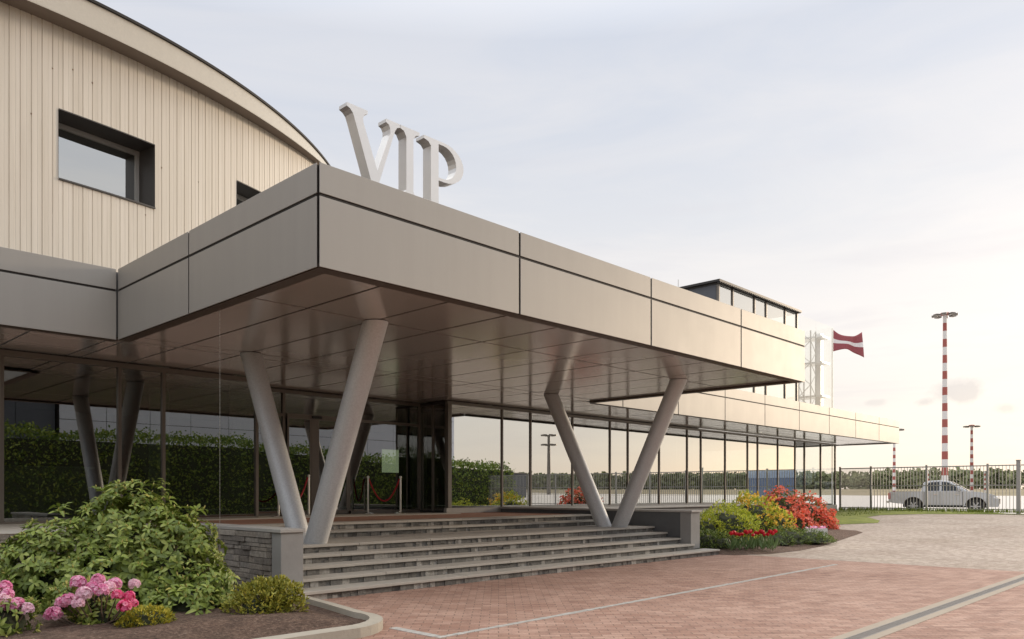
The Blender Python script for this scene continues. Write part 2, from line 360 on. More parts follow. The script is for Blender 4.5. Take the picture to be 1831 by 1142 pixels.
def paving(name, kind):
    m, nt, N, L, bs = new_mat(name)
    tc = N.new('ShaderNodeTexCoord'); V = tc.outputs['Object']
    if kind == 'red':
        mp = N.new('ShaderNodeMapping'); mp.inputs['Rotation'].default_value = (0, 0, R(45)); L.new(V, mp.inputs[0])
        br = N.new('ShaderNodeTexBrick'); L.new(mp.outputs[0], br.inputs[0])
        br.inputs['Scale'].default_value = 1.0; br.inputs['Brick Width'].default_value = 0.21; br.inputs['Row Height'].default_value = 0.105
        br.inputs['Mortar Size'].default_value = 0.007; br.inputs['Mortar Smooth'].default_value = 0.3; br.inputs['Bias'].default_value = 0.0
        br.inputs['Color1'].default_value = (0.305, 0.172, 0.126, 1); br.inputs['Color2'].default_value = (0.425, 0.268, 0.207, 1)
        br.inputs['Mortar'].default_value = (0.20, 0.13, 0.096, 1)
        col = br.outputs[0]; h = br.outputs['Fac']
        inv = N.new('ShaderNodeMath'); inv.operation = 'SUBTRACT'; inv.inputs[0].default_value = 1.0; L.new(h, inv.inputs[1]); hh = inv.outputs[0]
        big = noise_(N, L, 0.55, 6, 0.65, None, V)
        col = mixrgb(N, L, 1.0, col, ramp_(N, L, big, [(0.30, (0.80, 0.74, 0.72)), (0.5, (1.0, 1.0, 1.0)), (0.72, (1.12, 1.16, 1.17))]), 'MULTIPLY')
        wear = noise_(N, L, 3.2, 6, 0.75, None, V)
        col = mixrgb(N, L, 1.0, col, ramp_(N, L, wear, [(0.32, (0.72, 0.70, 0.69)), (0.48, (1.0,)*3), (0.70, (1.13, 1.13, 1.11))]), 'MULTIPLY')
        sp = noise_(N, L, 42, 3, 0.7, None, V)
        col = mixrgb(N, L, 1.0, col, ramp_(N, L, sp, [(0.30, (0.55,)*3), (0.45, (1.0,)*3), (0.75, (1.1,)*3)]), 'MULTIPLY')
    else:
        vo = N.new('ShaderNodeTexVoronoi'); vo.inputs['Scale'].default_value = 8.5; vo.inputs['Randomness'].default_value = 0.55; L.new(V, vo.inputs[0])
        ve = N.new('ShaderNodeTexVoronoi'); ve.feature = 'DISTANCE_TO_EDGE'; ve.inputs['Scale'].default_value = 8.5; ve.inputs['Randomness'].default_value = 0.55; L.new(V, ve.inputs[0])
        sp = N.new('ShaderNodeSeparateColor'); L.new(vo.outputs['Color'], sp.inputs[0])
        col = ramp_(N, L, sp.outputs[0], [(0.0, (0.29, 0.225, 0.18)), (0.5, (0.40, 0.32, 0.265)), (1.0, (0.46, 0.375, 0.315))])
        hh = ramp_(N, L, ve.outputs['Distance'], [(0.0, (0,)*3), (0.10, (1,)*3)])
        col = mixrgb(N, L, hh, (0.30, 0.25, 0.19), col)
        big = noise_(N, L, 0.4, 6, 0.65, None, V)
        col = mixrgb(N, L, 1.0, col, ramp_(N, L, big, [(0.30, (0.82, 0.78, 0.74)), (0.5, (1, 1, 1)), (0.72, (1.10, 1.10, 1.08))]), 'MULTIPLY')
    L.new(col, bs.inputs['Base Color']); bs.inputs['Roughness'].default_value = 0.82
    bump_(N, L, hh, 0.35, 0.01, bs)
    return m
M['pave_red'] = paving('red_clay_pavers', 'red')
M['pave_beige'] = paving('beige_cobbles', 'beige')
def mulch():
    m, nt, N, L, bs = new_mat('bark_mulch')
    a = noise_(N, L, 26, 6, 0.85); b = noise_(N, L, 5, 5, 0.7)
    col = ramp_(N, L, a, [(0.34, (0.03, 0.018, 0.012)), (0.50, (0.12, 0.072, 0.050)), (0.60, (0.20, 0.135, 0.10)), (0.70, (0.46, 0.38, 0.31))])
    col = mixrgb(N, L, 1.0, col, ramp_(N, L, b, [(0.3, (0.7,)*3), (0.7, (1.3,)*3)]), 'MULTIPLY')
    L.new(col, bs.inputs['Base Color']); bs.inputs['Roughness'].default_value = 0.95
    bump_(N, L, a, 1.0, 0.03, bs); return m
M['mulch'] = mulch()
def two(name, c1, c2, scale, rough=0.95, bump=0.5):
    m, nt, N, L, bs = new_mat(name)
    a = noise_(N, L, scale, 6, 0.7)
    L.new(ramp_(N, L, a, [(0.35, c1), (0.65, c2)]), bs.inputs['Base Color']); bs.inputs['Roughness'].default_value = rough
    if bump: bump_(N, L, noise_(N, L, scale*5, 4, 0.7), bump, 0.03, bs)
    return m
M['turf'] = two('turf', (0.13, 0.155, 0.028), (0.235, 0.25, 0.045), 1.7)
M['field'] = two('dry_field', (0.20, 0.165, 0.085), (0.27, 0.215, 0.13), 0.02, 0.95, 0)
M['clad'] = None
def clad():
    m, nt, N, L, bs = new_mat('cream_ribbed_cladding')
    st = noise_(N, L, 1.0, 5, 0.7, (7.0, 7.0, 0.25))
    col = ramp_(N, L, st, [(0.30, (0.62, 0.555, 0.46)), (0.55, (0.70, 0.635, 0.54)), (0.75, (0.74, 0.675, 0.585))])
    L.new(col, bs.inputs['Base Color']); bs.inputs['Roughness'].default_value = 0.5
    return m
M['clad'] = clad()

# ------------------------------------------------------------------ ground and paving
def smooth(t): t = max(0.0, min(1.0, t)); return t*t*(3-2*t)
def gz(a, b=0.0):
    z = 0.46*smooth((a-18)/22.0) - 0.13*smooth((a-41.2)/3.0)
    d = math.hypot(a, b)
    if d > 300: z += 3.2*smooth((d-300)/230.0)
    return z
def sheet(name, A, B, mat_, dz, inside=None):
    mb = MB(); idx = {}
    for i, a in enumerate(A):
        for j, b in enumerate(B):
            idx[i, j] = len(mb.v); mb.v.append((a, b, gz(a, b)+dz))
    for i in range(len(A)-1):
        for j in range(len(B)-1):
            mb.f.append((idx[i,j], idx[i+1,j], idx[i+1,j+1], idx[i,j+1])); mb.m.append(0)
    return struct(mb.build(name, mat_))
far = [60, 90, 130, 200, 300, 350, 400, 450, 500, 550, 600, 800, 1200, 2000]
GA = sorted([-x for x in far] + [-40, -20, 0, 10] + [18+0.733*i for i in range(31)] + [40.6, 41.2, 41.6, 42, 42.5, 43, 43.5, 44.2, 45, 50] + far)
GB = sorted([-x for x in far] + [-40, -20, -10, 0, 10, 20, 40] + far)
sheet('ground', GA, GB, M['field'], -0.03)
AS = [18+0.733*i for i in range(31) if 18+0.733*i < 41.0]
sheet('red_paving', [-14, 0, 16.8], [-9.8, 0, 9.3], M['pave_red'], 0.0)
sheet('beige_paving', [16.803] + AS + [41.0], [-9.8, 0, 13.9], M['pave_beige'], 0.0)
sheet('apron', [41.65, 42, 42.5, 43, 43.5, 44.2, 45, 60, 100, 200, 290], [-290, -200, -100, -40, 0, 40, 100, 200, 290], M['apron'], 0.004)

mb = MB()                                    # line of white stones set in the paving
for i in range(88):
    x0 = 5.1 + i*0.122; w = 0.040 + rnd.uniform(-0.01, 0.008)
    y = 5.96 + (x0-5.1)*0.026
    mb.box(x0, x0+0.112, y-w, y+w, 0.0, 0.006)
for i in range(6):
    y0 = 6.02 + i*0.122; mb.box(5.09, 5.19, y0, y0+0.112, 0.0, 0.006)
struct(mb.build('paving_line', M['line'], at=(5.1, 6, 0)))
mb = MB()                                    # slot drain
for s in (-1, 1): mb.box(4.0, 16.79, 2.95+s*0.115-0.055, 2.95+s*0.115+0.055, -0.02, 0.005, 0)
mb.box(4.0, 16.79, 2.95-0.06, 2.95+0.06, -0.02, -0.008, 1)
for i in range(310):
    x = 4.02 + i*0.041; mb.box(x, x+0.022, 2.95-0.058, 2.95+0.058, -0.007, 0.003, 2)
for s in (-1, 1): mb.box(4.0, 16.79, 2.95+s*0.0585-0.007, 2.95+s*0.0585+0.005, -0.007, 0.0065, 2)
struct(mb.build('drain_channel', [M['drain_edge'], M['black'], M['grate']], at=(10, 2.95, 0)))

# planting beds
def blob_sheet(name, poly, mat_, hz, zf, step=0.16):
    from mathutils.geometry import intersect_point_tri_2d
    xs = [p[0] for p in poly]; ys = [p[1] for p in poly]
    def inside(x, y):
        c = False; n = len(poly)
        for i in range(n):
            x1, y1 = poly[i]; x2, y2 = poly[(i+1) % n]
            if (y1 > y) != (y2 > y) and x < (x2-x1)*(y-y1)/(y2-y1)+x1: c = not c
        return c
    def dist(x, y):
        best = 9e9; n = len(poly)
        for i in range(n):
            x1, y1 = poly[i]; x2, y2 = poly[(i+1) % n]
            dx, dy = x2-x1, y2-y1; t = max(0, min(1, ((x-x1)*dx+(y-y1)*dy)/(dx*dx+dy*dy+1e-9)))
            best = min(best, math.hypot(x-x1-t*dx, y-y1-t*dy))
        return best
    bm = bmesh.new()
    pv = [bm.verts.new((x, y, 0)) for x, y in poly]
    bm.faces.new(pv)
    for k in range(2):
        pass
    x = min(xs)
    while x < max(xs):
        g = bm.verts[:] + bm.edges[:] + bm.faces[:]
        bmesh.ops.bisect_plane(bm, geom=g, plane_co=(x, 0, 0), plane_no=(1, 0, 0)); x += step
    y = min(ys)
    while y < max(ys):
        g = bm.verts[:] + bm.edges[:] + bm.faces[:]
        bmesh.ops.bisect_plane(bm, geom=g, plane_co=(0, y, 0), plane_no=(0, 1, 0)); y += step
    for v in bm.verts:
        d = dist(v.co.x, v.co.y)
        v.co.z = zf(v.co.x, v.co.y) + hz*smooth(d/0.9) + (mnoise.noise((v.co.x*3, v.co.y*3, 0))*0.02 if d > 0.05 else 0)
    bmesh.ops.recalc_face_normals(bm, faces=bm.faces)
    me = bpy.data.meshes.new(name); bm.to_mesh(me); bm.free(); me.materials.append(mat_)
    for p in me.polygons: p.use_smooth = True
    o = bpy.data.objects.new(name, me); COL.objects.link(o); return struct(o)
def arc(cx, cy, r, a0, a1, n):
    return [(cx+r*math.cos(R(a0+(a1-a0)*i/n)), cy+r*math.sin(R(a0+(a1-a0)*i/n))) for i in range(n+1)]
edge_l = [(-8.0, 6.72), (2.0, 6.70), (4.2, 6.66)] + arc(4.45, 7.26, 0.62, -80, 8, 8) + [(5.22, 8.2), (5.36, 9.16)]
bed_l = edge_l + [(5.30, 9.36), (5.30, 12.2), (-8.0, 12.2)]
blob_sheet('left_planting_bed', bed_l, M['mulch'], 0.12, lambda x, y: 0.05, 0.3)
mb = MB()                                    # kerb round the left bed
n = len(edge_l)
def offs(poly, d):
    out = []
    for i in range(len(poly)):
        p = Vector(poly[max(i-1, 0)]); q = Vector(poly[min(i+1, len(poly)-1)])
        t = (q-p).normalized(); out.append((poly[i][0]+t.y*d, poly[i][1]-t.x*d))
    return out
o_l = offs(edge_l, 0.14)
for i in range(n-1):
    (ax, ay), (bx, by) = edge_l[i], edge_l[i+1]; (cx_, cy_), (dx_, dy_) = o_l[i], o_l[i+1]
    z0, z1 = -0.02, 0.115
    mb.add([(ax,ay,z0),(bx,by,z0),(dx_,dy_,z0),(cx_,cy_,z0),(ax,ay,z1),(bx,by,z1),(dx_,dy_,z1-0.012),(cx_,cy_,z1-0.012)],
           [(4,7,6,5),(0,4,5,1),(3,2,6,7)])
mb.add([(*edge_l[-1], -0.02), (*o_l[-1], -0.02), (*o_l[-1], 0.103), (*edge_l[-1], 0.115)], [(0,1,2,3)])
struct(mb.build('kerb', M['kerb'], recalc=True))
bed_r = [(16.5, 9.3), (16.55, 8.85), (17.4, 8.45), (18.8, 8.35), (20.6, 8.5), (22.6, 8.85), (24.6, 9.2), (26.2, 9.45), (26.9, 9.9),
         (27.1, 10.6), (27.6, 11.6), (29.0, 13.2), (32.0, 14.2), (32.0, 15.3), (16.5, 13.7)]
blob_sheet('right_planting_bed', bed_r, M['mulch'], 0.10, lambda x, y: gz(x)+0.006, 0.4)
lawn = [(28.9, 12.3), (29.5, 11.5), (30.9, 10.6), (32.3, 11.0), (34.5, 12.3), (36.6, 12.4), (38.8, 11.2), (40.0, 9.6), (40.6, 8.2), (40.7, 5), (40.8, -3),
        (41.6, -3), (41.6, 16.2), (40.3, 16.2), (33.0, 15.6), (32.05, 14.1), (29.6, 13.3)]
blob_sheet('lawn', lawn, M['turf'], 0.09, lambda x, y: gz(x)+0.012, 0.5)
mb = MB()
for k in range(5200):
    if rnd.random() < 0.6: x, y = rnd.gauss(41.0, 0.28), rnd.uniform(-2, 16)
    else: x, y = rnd.uniform(33, 41.4), rnd.uniform(8, 15.5)
    if x < 39.5+(9.7-y)*0.3 and y < 12.6: continue
    h = rnd.uniform(0.05, 0.12)+(0.14*rnd.random() if abs(x-41) < 0.5 else 0); t = rnd.uniform(0, 6.28); w = 0.016
    z = gz(x)+0.08; dx, dy = math.cos(t), math.sin(t); l = rnd.uniform(-0.4, 0.4)*h
    mb.add([(x-dx*w,y-dy*w,z),(x+dx*w,y+dy*w,z),(x+dy*l,y-dx*l,z+h)], [(0,1,2)])
tag(mb.build('grass', M['grass'], at=(38, 8, 0.3)), 'green grass growing along the foot of the metal fence', 'grass', None, 'stuff')

# ------------------------------------------------------------------ terminal building
ZS, ZT, ZR = 3.914, 0.889, 5.051             # soffit, terrace, top of the panels
ZJ = ZR - 0.347                              # joint between the two rows of panels
BLD = thing('terminal_building', (8, 16, 0), 'terminal building with cream ribbed upper wall, bronze metal panel band and glazed entrance', 'building')

# curved upper storey
CW, RW = Vector((2.6965, 33.4197)), 18.026
def wpt(s, d=0.0):
    p = s/RW; return (CW.x+(RW+d)*math.sin(p), CW.y-(RW+d)*math.cos(p))
WIN = [(-2.11, -0.31), (1.703, 3.50), (5.51, 7.31)]; WZ0, WZ1 = 7.05, 8.27
ZE = HC+8.3
mb = MB()
per = 0.17; pts = []
s = -13.0
while s < 14.0:
    pts += [(s, 0.0), (s+0.074, 0.0), (s+0.078, -0.003), (s+0.084, -0.003), (s+0.088, 0.0), (s+0.150, 0.0), (s+0.154, -0.013), (s+0.164, -0.013)]; s += per
for w0, w1 in WIN: pts += [(w0, 0.0), (w1, 0.0)]
pts.sort()
for (s0, d0), (s1, d1) in zip(pts[:-1], pts[1:]):
    mid = (s0+s1)/2
    inw = any(w0 < mid < w1 for w0, w1 in WIN)
    for (z0, z1) in ([(4.7, WZ0), (WZ1, ZE)] if inw else [(4.7, ZE)]):
        p, q = wpt(s0, d0), wpt(s1, d1)
        mb.add([(*p, z0), (*q, z0), (*q, z1), (*p, z1)], [(0,1,2,3)])
mb.build('cladding_wall', M['clad'], BLD)
mb = MB()                                    # rusty fixings along the sheet joints
for k in range(80):
    s = -13.0+per*rnd.randint(0, 158)+0.158; z = rnd.choice((5.15, 6.2, 6.95, 8.0, 8.9))+0.1*math.sin(s*1.3)+rnd.uniform(-0.12, 0.12)
    if any(w0-0.05 < s < w1+0.05 for w0, w1 in WIN) and WZ0-0.1 < z < WZ1+0.1: continue
    (a, b), (a2, b2) = wpt(s-0.011, 0.004), wpt(s+0.011, 0.004); (a3, b3), (a4, b4) = wpt(s+0.011, -0.012), wpt(s-0.011, -0.012); h = rnd.uniform(0.012, 0.03)
    mb.add([(a,b,z),(a2,b2,z),(a3,b3,z),(a4,b4,z),(a,b,z+h),(a2,b2,z+h),(a3,b3,z+h),(a4,b4,z+h)], [(3,2,1,0),(4,5,6,7),(0,1,5,4),(1,2,6,5),(2,3,7,6),(3,0,4,7)])
fx0 = mb.build('cladding_fixings', plain('rusty_fixing', (0.22, 0.15, 0.09), 0.8), BLD); fx0['kind'] = 'stuff'
def curve_b(a, c):
    (cx, cy), r = c; return cy - math.sqrt(max(r*r-(a-cx)**2, 0.01))
CE = ((2.98776, 30.47189), 15.47963); CT = ((3.26125, 28.036), 12.97588)
def eave_pts():
    out = []
    for i in range(91):
        s = -13 + 27*i/90.0; a, b = wpt(s)
        n = Vector((a-CW.x, b-CW.y)).normalized()
        if a < 3.2: e = (a+n.x*0.40, b+n.y*0.40); t = (a+n.x*0.43, b+n.y*0.43)
        elif a < 12.2:
            e = (a, curve_b(a, CE)); t = (a, curve_b(a, CT))
            k = smooth((a-3.2)/1.0)
            e = (a, e[1]*k+(b-0.40)*(1-k)); t = (a, t[1]*k+(b-0.43)*(1-k))
        else: e = (a+n.x*0.08, b+n.y*0.08); t = (a-n.x*0.2, b-n.y*0.2)
        out.append(((a, b), e, t))
    return out
EP = eave_pts()
mu, mf, mt = MB(), MB(), MB()
for i in range(90):
    (w0, e0, t0), (w1, e1, t1) = EP[i], EP[i+1]
    w0i = (w0[0]+(CW.x-w0[0])*0.01, w0[1]+(CW.y-w0[1])*0.01); w1i = (w1[0]+(CW.x-w1[0])*0.01, w1[1]+(CW.y-w1[1])*0.01)
    mu.add([(*w0i, ZE), (*w1i, ZE), (*e1, ZE), (*e0, ZE)], [(0,3,2,1)])
    zt = HC+8.78
    mf.add([(*e0, ZE-0.012), (*e1, ZE-0.012), (*t1, zt), (*t0, zt)], [(0,1,2,3)])
    def out_(p, d):
        n = Vector((p[0]-CW.x, p[1]-CW.y)).normalized(); return (p[0]+n.x*d, p[1]+n.y*d)
    a0, a1 = out_(t0, 0.04), out_(t1, 0.04); b0, b1 = out_(t0, -2.5), out_(t1, -2.5)
    z0, z1 = zt, zt+0.05
    mt.add([(*a0,z0),(*a1,z0),(*a1,z1),(*a0,z1),(*b0,z1+0.3),(*b1,z1+0.3),(*b0,z0),(*b1,z0)], [(0,1,2,3),(3,2,5,4),(0,6,7,1)])
mu.build('eave', M['eaveund'], BLD, smooth=True)
mf.build('eave_fascia', M['stucco'], BLD, smooth=True)
mt.build('roof_edge', M['joint'], BLD)
mb = MB()
prev = None
for i in range(91):
    (w, e, t) = EP[i]; p = (w[0]+(CW.x-w[0])*0.13, w[1]+(CW.y-w[1])*0.13)
    if prev: mb.add([(CW.x, CW.y, HC+9.1), (*prev, HC+9.1), (*p, HC+9.1)], [(0,1,2)])
    prev = p
mb.build('upper_roof', M['roof'], BLD)
for w0, w1 in WIN:                           # deep windows in the ribbed wall
    dp = -0.58; ns = 6
    mb = MB()
    def strip(da, db, za, zb, flip=False):
        for i in range(ns):
            sa, sb = w0+(w1-w0)*i/ns, w0+(w1-w0)*(i+1)/ns
            A_, B_ = wpt(sa, da), wpt(sb, da); C_, D_ = wpt(sb, db), wpt(sa, db)
            mb.add([(*A_, za), (*B_, za), (*C_, zb), (*D_, zb)], [(0,1,2,3)])
    strip(0.012, dp, WZ1, WZ1); strip(0.03, dp, WZ0, WZ0)
    strip(0.012, 0.012, WZ1, WZ1+0.02); strip(0.03, 0.03, WZ0-0.03, WZ0); strip(0.0, 0.03, WZ0-0.03, WZ0-0.03)
    for sx in (w0, w1):
        A_, B_ = wpt(sx, 0.012), wpt(sx, dp)
        mb.add([(*A_, WZ0), (*B_, WZ0), (*B_, WZ1), (*A_, WZ1)], [(0,1,2,3)])
    win = mb.build('upper_window', M['reveal'], BLD)
    fr = MB(); pa = MB(); bk = MB()
    p, q = Vector(wpt(w0, dp)), Vector(wpt(w1, dp)); t = (q-p).normalized(); nn = Vector((t.y, -t.x)); Lw = (q-p).length
    def fb(mb_, x0, x1, z0, z1, d0, d1):
        c = p + t*(x0+x1)/2 + nn*(d0+d1)/2
        mb_.obox((c.x, c.y, (z0+z1)/2), (t.x*(x1-x0)/2, t.y*(x1-x0)/2, 0), (nn.x*(d1-d0)/2, nn.y*(d1-d0)/2, 0), (0,0,(z1-z0)/2))
    fb(fr, 0.0, Lw, WZ1-0.09, WZ1-0.004, 0, 0.07); fb(fr, 0.0, Lw, WZ0+0.004, WZ0+0.05, 0, 0.07)
    fb(fr, 0.0, 0.07, WZ0+0.05, WZ1-0.09, 0, 0.07); fb(fr, Lw-0.07, Lw-0.004, WZ0+0.05, WZ1-0.09, 0, 0.07)
    fr.build('frame', M['frame_light'], win)
    fb(pa, 0.07, Lw-0.07, WZ0+0.05, WZ1-0.09, 0.02, 0.035); pa.build('pane', M['glass_mirror'], win)
    fb(bk, -0.2, Lw+0.2, WZ0-0.2, WZ1+0.2, -0.5, -0.45)
    bk.build('window_backing', M['inside'], win)  # dark sheet set behind the pane

# main roof slab and canopy cores
AL, AR_, BF, BM = 4.65, 17.10, 7.42, 13.34   # canopy left, right, front; main band plane
AE = 41.9; AW = -18.0
mb = MB()
mb.box(AW, AE-0.05, BM+0.06, 26.0, ZS+0.05, ZR-0.03)
mb.build('roof_slab', M['roof'], BLD)
mb = MB(); mb.box(AL+0.05, AR_-0.05, BF+0.05, BM+0.05, ZS+0.06, ZR-0.035)
mb.build('canopy_slab', M['joint'], BLD)
def panel_run(p0, p1, splits, nrm):
    """bronze sheets with open joints between, both rows, from p0 to p1; nrm points out of the wall"""
    p0 = Vector(p0); p1 = Vector(p1); d = (p1-p0).normalized(); nrm = Vector(nrm); g = 0.019
    for s0, s1 in zip(splits[:-1], splits[1:]):
        for (z0, z1) in ((ZS, ZJ-0.018), (ZJ+0.018, ZR)):
            c = p0 + d*((s0+s1)/2) - nrm*0.006
            mb = MB(); mb.obox((c.x, c.y, (z0+z1)/2), (*(d*((s1-s0)/2-g)), 0), (*(nrm*0.006), 0), (0,0,(z1-z0)/2))
            mb.build('fascia_panel', M['panel'], BLD, bevel=0.003)
    c = p0 + d*((splits[0]+splits[-1])/2) - nrm*0.032; mb = MB()
    mb.obox((c.x, c.y, (ZS+ZR)/2), (*(d*((splits[-1]-splits[0])/2-0.033)), 0), (*(nrm*0.018), 0), (0,0,(ZR-ZS)/2-0.012)); mb.build('panel_backing', M['joint'], BLD)
panel_run((AL, BF), (AR_, BF), [0, 3.185, 6.387, 9.50, 12.45], (0, -1))
panel_run((AL, BM), (AL, BF), [0.0, 2.65, 5.90], (-1, 0))
panel_run((AR_, BF), (AR_, BM), [0.02, 2.95, 5.90], (1, 0))
panel_run((AW, BM), (AL-0.004, BM), [0]+[0.45+2.95*i+0.0 for i in range(1, 7)]+[22.65], (0, -1))
panel_run((AR_+0.004, BM), (AE, BM), [0, 1.30]+[1.30+2.95*i for i in range(1, 8)]+[24.796], (0, -1))
panel_run((AE, BM), (AE, 26.0), [0.02, 2.95, 5.9, 8.85, 12.66], (1, 0))
# soffits: brown edge band, then sheets with fine joints
mb = MB(); e = 0.20
mb.box(AL+0.03, AR_-0.03, BF+0.03, BF+e, ZS-0.004, ZS+0.05); mb.box(AL+0.03, AL+e, BF+e+0.002, BM+0.03, ZS-0.004, ZS+0.05)
mb.box(AR_-e, AR_-0.03, BF+e+0.002, BM+0.03, ZS-0.004, ZS+0.05)
mb.box(AW, AL+0.028, BM+0.032, BM+0.20, ZS-0.004, ZS+0.05); mb.box(AR_-0.028, AE-0.03, BM+0.032, BM+0.16, ZS-0.004, ZS+0.05)
mb.box(AE-0.18, AE-0.03, BM+0.162, 16.0, ZS-0.004, ZS+0.05)
mb.build('soffit_edge', M['trim'], BLD)
mb = MB()
def soffit_grid(a0, a1, b0, b1, avals, bvals, mb=mb):
    A = [a0]+[x for x in avals if a0+0.1 < x < a1-0.1]+[a1]; B = [b0]+[x for x in bvals if b0+0.1 < x < b1-0.1]+[b1]; g = 0.021
    for i in range(len(A)-1):
        for j in range(len(B)-1):
            tz = rnd.uniform(-0.0015, 0.0015)
            mb.box(A[i]+g, A[i+1]-g, B[j]+g, B[j+1]-g, ZS+0.040+tz, ZS+0.049)
GAx = [5.71+1.095*k for k in range(-22, 35)]
soffit_grid(AL+e, AR_-e, BF+e, BM+0.2, GAx, [9.38, 13.10])
soffit_grid(AW, AL+e, BM+0.2, 17.4, GAx, [15.0]); soffit_grid(AL+e, AR_-e, BM+0.2, 17.4, GAx, [16.85]); soffit_grid(AR_-e, AE-0.18, BM+0.2, 16.3, GAx, [14.8])
mb.build('soffit', M['soffit'], BLD)
mb = MB(); mb.box(AW, AE-0.2, BM+0.1, 17.6, ZS+0.0505, ZS+0.058); mb.build('soffit_backing', M['joint'], BLD)

# V columns
def column(foot, top, r=0.18):
    foot, top = Vector(foot), Vector(top); d = top-foot
    mb = MB(); k = len(mb.v); n = 28
    ax = d.normalized(); u = Vector((1, 0, 0)); w = ax.cross(u).normalized()
    for (zc) in (foot.z, top.z):
        for j in range(n):
            t = 2*math.pi*j/n; q = foot + u*r*math.cos(t) + w*r*math.sin(t)
            q = q + ax*((zc-q.z)/ax.z); mb.v.append(tuple(q))
    for j in range(n): mb.f.append((j, (j+1) % n, n+(j+1) % n, n+j)); mb.m.append(0)
    mb.f.append(tuple(reversed(range(n)))); mb.m.append(0); mb.f.append(tuple(range(n, 2*n))); mb.m.append(0)
    o = mb.build('column', M['steelcol'], BLD, smooth=True)
    o.data.set_sharp_from_angle(angle=R(50))
for ac in (6.85, 15.05):
    column((ac, 11.02, 0.632), (ac, 9.40, ZS+0.03)); column((ac, 11.46, 0.632), (ac, 13.15, ZS+0.03))

# glazing -------------------------------------------------------------
def mull(x, y, z0, z1, w=0.055, d=0.10, m='frame', name='mullion'):
    mb = MB(); mb.box(x-w/2, x+w/2, y-d/2, y+d/2, z0, z1); return mb.build(name, M[m], BLD)
def pane(x0, x1, y0, y1, z0, z1, m='glass'):
    mb = MB(); mb.box(x0, x1, y0, y1, z0, z1); return mb.build('glass_pane', M[m], BLD)
BG, BD, BR = 15.85, 17.10, 16.0
ml = [AW, -12.0, -8.9, -6.9, -4.0, -1.2, 1.65, 3.61, 5.55, 6.38, 8.38]
mb = MB(); mb.box(AW, 8.41, BG-0.05, BG+0.05, ZT, ZT+0.05); mb.box(AW, 8.41, BG-0.06, BG+0.05, ZS-0.075, ZS+0.018); mb.build('transom', M['frame'], BLD)
for x in ml: mull(x, BG, ZT+0.05, ZS-0.075, 0.06, 0.12)
for x0, x1 in zip(ml[:-1], ml[1:]): pane(x0+0.03, x1-0.03, BG-0.008, BG+0.008, ZT+0.05, ZS-0.075)
pane(8.372, 8.388, BG+0.06, BD-0.05, ZT+0.05, ZS)
# entrance: sliding door and side lights set back
dz = ZT+0.86; ZD = ZT+2.40
mb = MB(); mb.box(8.41, 13.97, BD-0.05, BD+0.05, ZD, ZD+0.07); mb.box(8.41, 13.97, BD-0.05, BD+0.05, ZS-0.06, ZS+0.018)
mb.box(8.41, 9.79, BD-0.05, BD+0.05, ZT, ZT+0.05); mb.box(11.66, 13.97, BD-0.05, BD+0.05, ZT, ZT+0.09); mb.build('transom', M['frame'], BLD)
for x in (8.44, 9.74, 11.6, 13.94): mull(x, BD, ZT+0.09 if x > 11 else ZT+0.05, ZS-0.06, 0.07, 0.11, 'frame')
door = MB(); door.box(10.47, 10.63, BD-0.1, BD-0.06, ZT+0.02, ZD-0.02); door.box(9.79, 11.55, BD-0.12, BD-0.052, ZD-0.04, ZD+0.08)
DO = door.build('sliding_door', M['frame'], BLD)
for x0, x1 in ((9.80, 10.47), (10.63, 11.54)):
    f = MB()
    f.box(x0, x1, BD-0.095, BD-0.065, ZT+0.02, ZT+0.10); f.box(x0, x0+0.05, BD-0.095, BD-0.065, ZT+0.10, ZD-0.04); f.box(x1-0.05, x1, BD-0.095, BD-0.065, ZT+0.10, ZD-0.04)
    f.build('leaf_frame', M['frame'], DO)
    f = MB(); f.box(x0+0.05, x1-0.05, BD-0.085, BD-0.075, ZT+0.10, ZD-0.04); f.build('leaf_pane', M['glass'], DO)
f = MB(); f.box(10.46, 10.72, BD-0.17, BD-0.121, ZD-0.01, ZD+0.055); f.build('door_sensor', M['black'], DO)
for x0, x1, z0, z1 in ((8.475, 9.705, ZT+0.05, ZD), (8.475, 9.705, ZD+0.07, ZS-0.06), (9.775, 11.565, ZD+0.07, ZS-0.06), (11.635, 13.905, ZT+0.09, ZD), (11.635, 13.905, ZD+0.07, ZS-0.06)):
    pane(x0, x1, BD-0.008, BD+0.008, z0, z1)
# return wall on the right of the entrance
for z0_, z1_ in ((ZT, ZT+0.06), (ZS-0.06, ZS+0.018)):
    mb = MB(); mb.box(13.95, 14.05, 16.06, BD-0.055, z0_, z1_); mb.build('transom', M['frame_dark'], BLD)
mb = MB(); mb.box(13.96, 14.04, 16.5, 16.57, ZT+0.06, ZS-0.06); mb.build('mullion', M['frame'], BLD)
pane(13.99, 14.006, 16.06, 16.5, ZT+0.06, ZS-0.06); pane(13.99, 14.006, 16.57, BD-0.055, ZT+0.06, ZS-0.06)
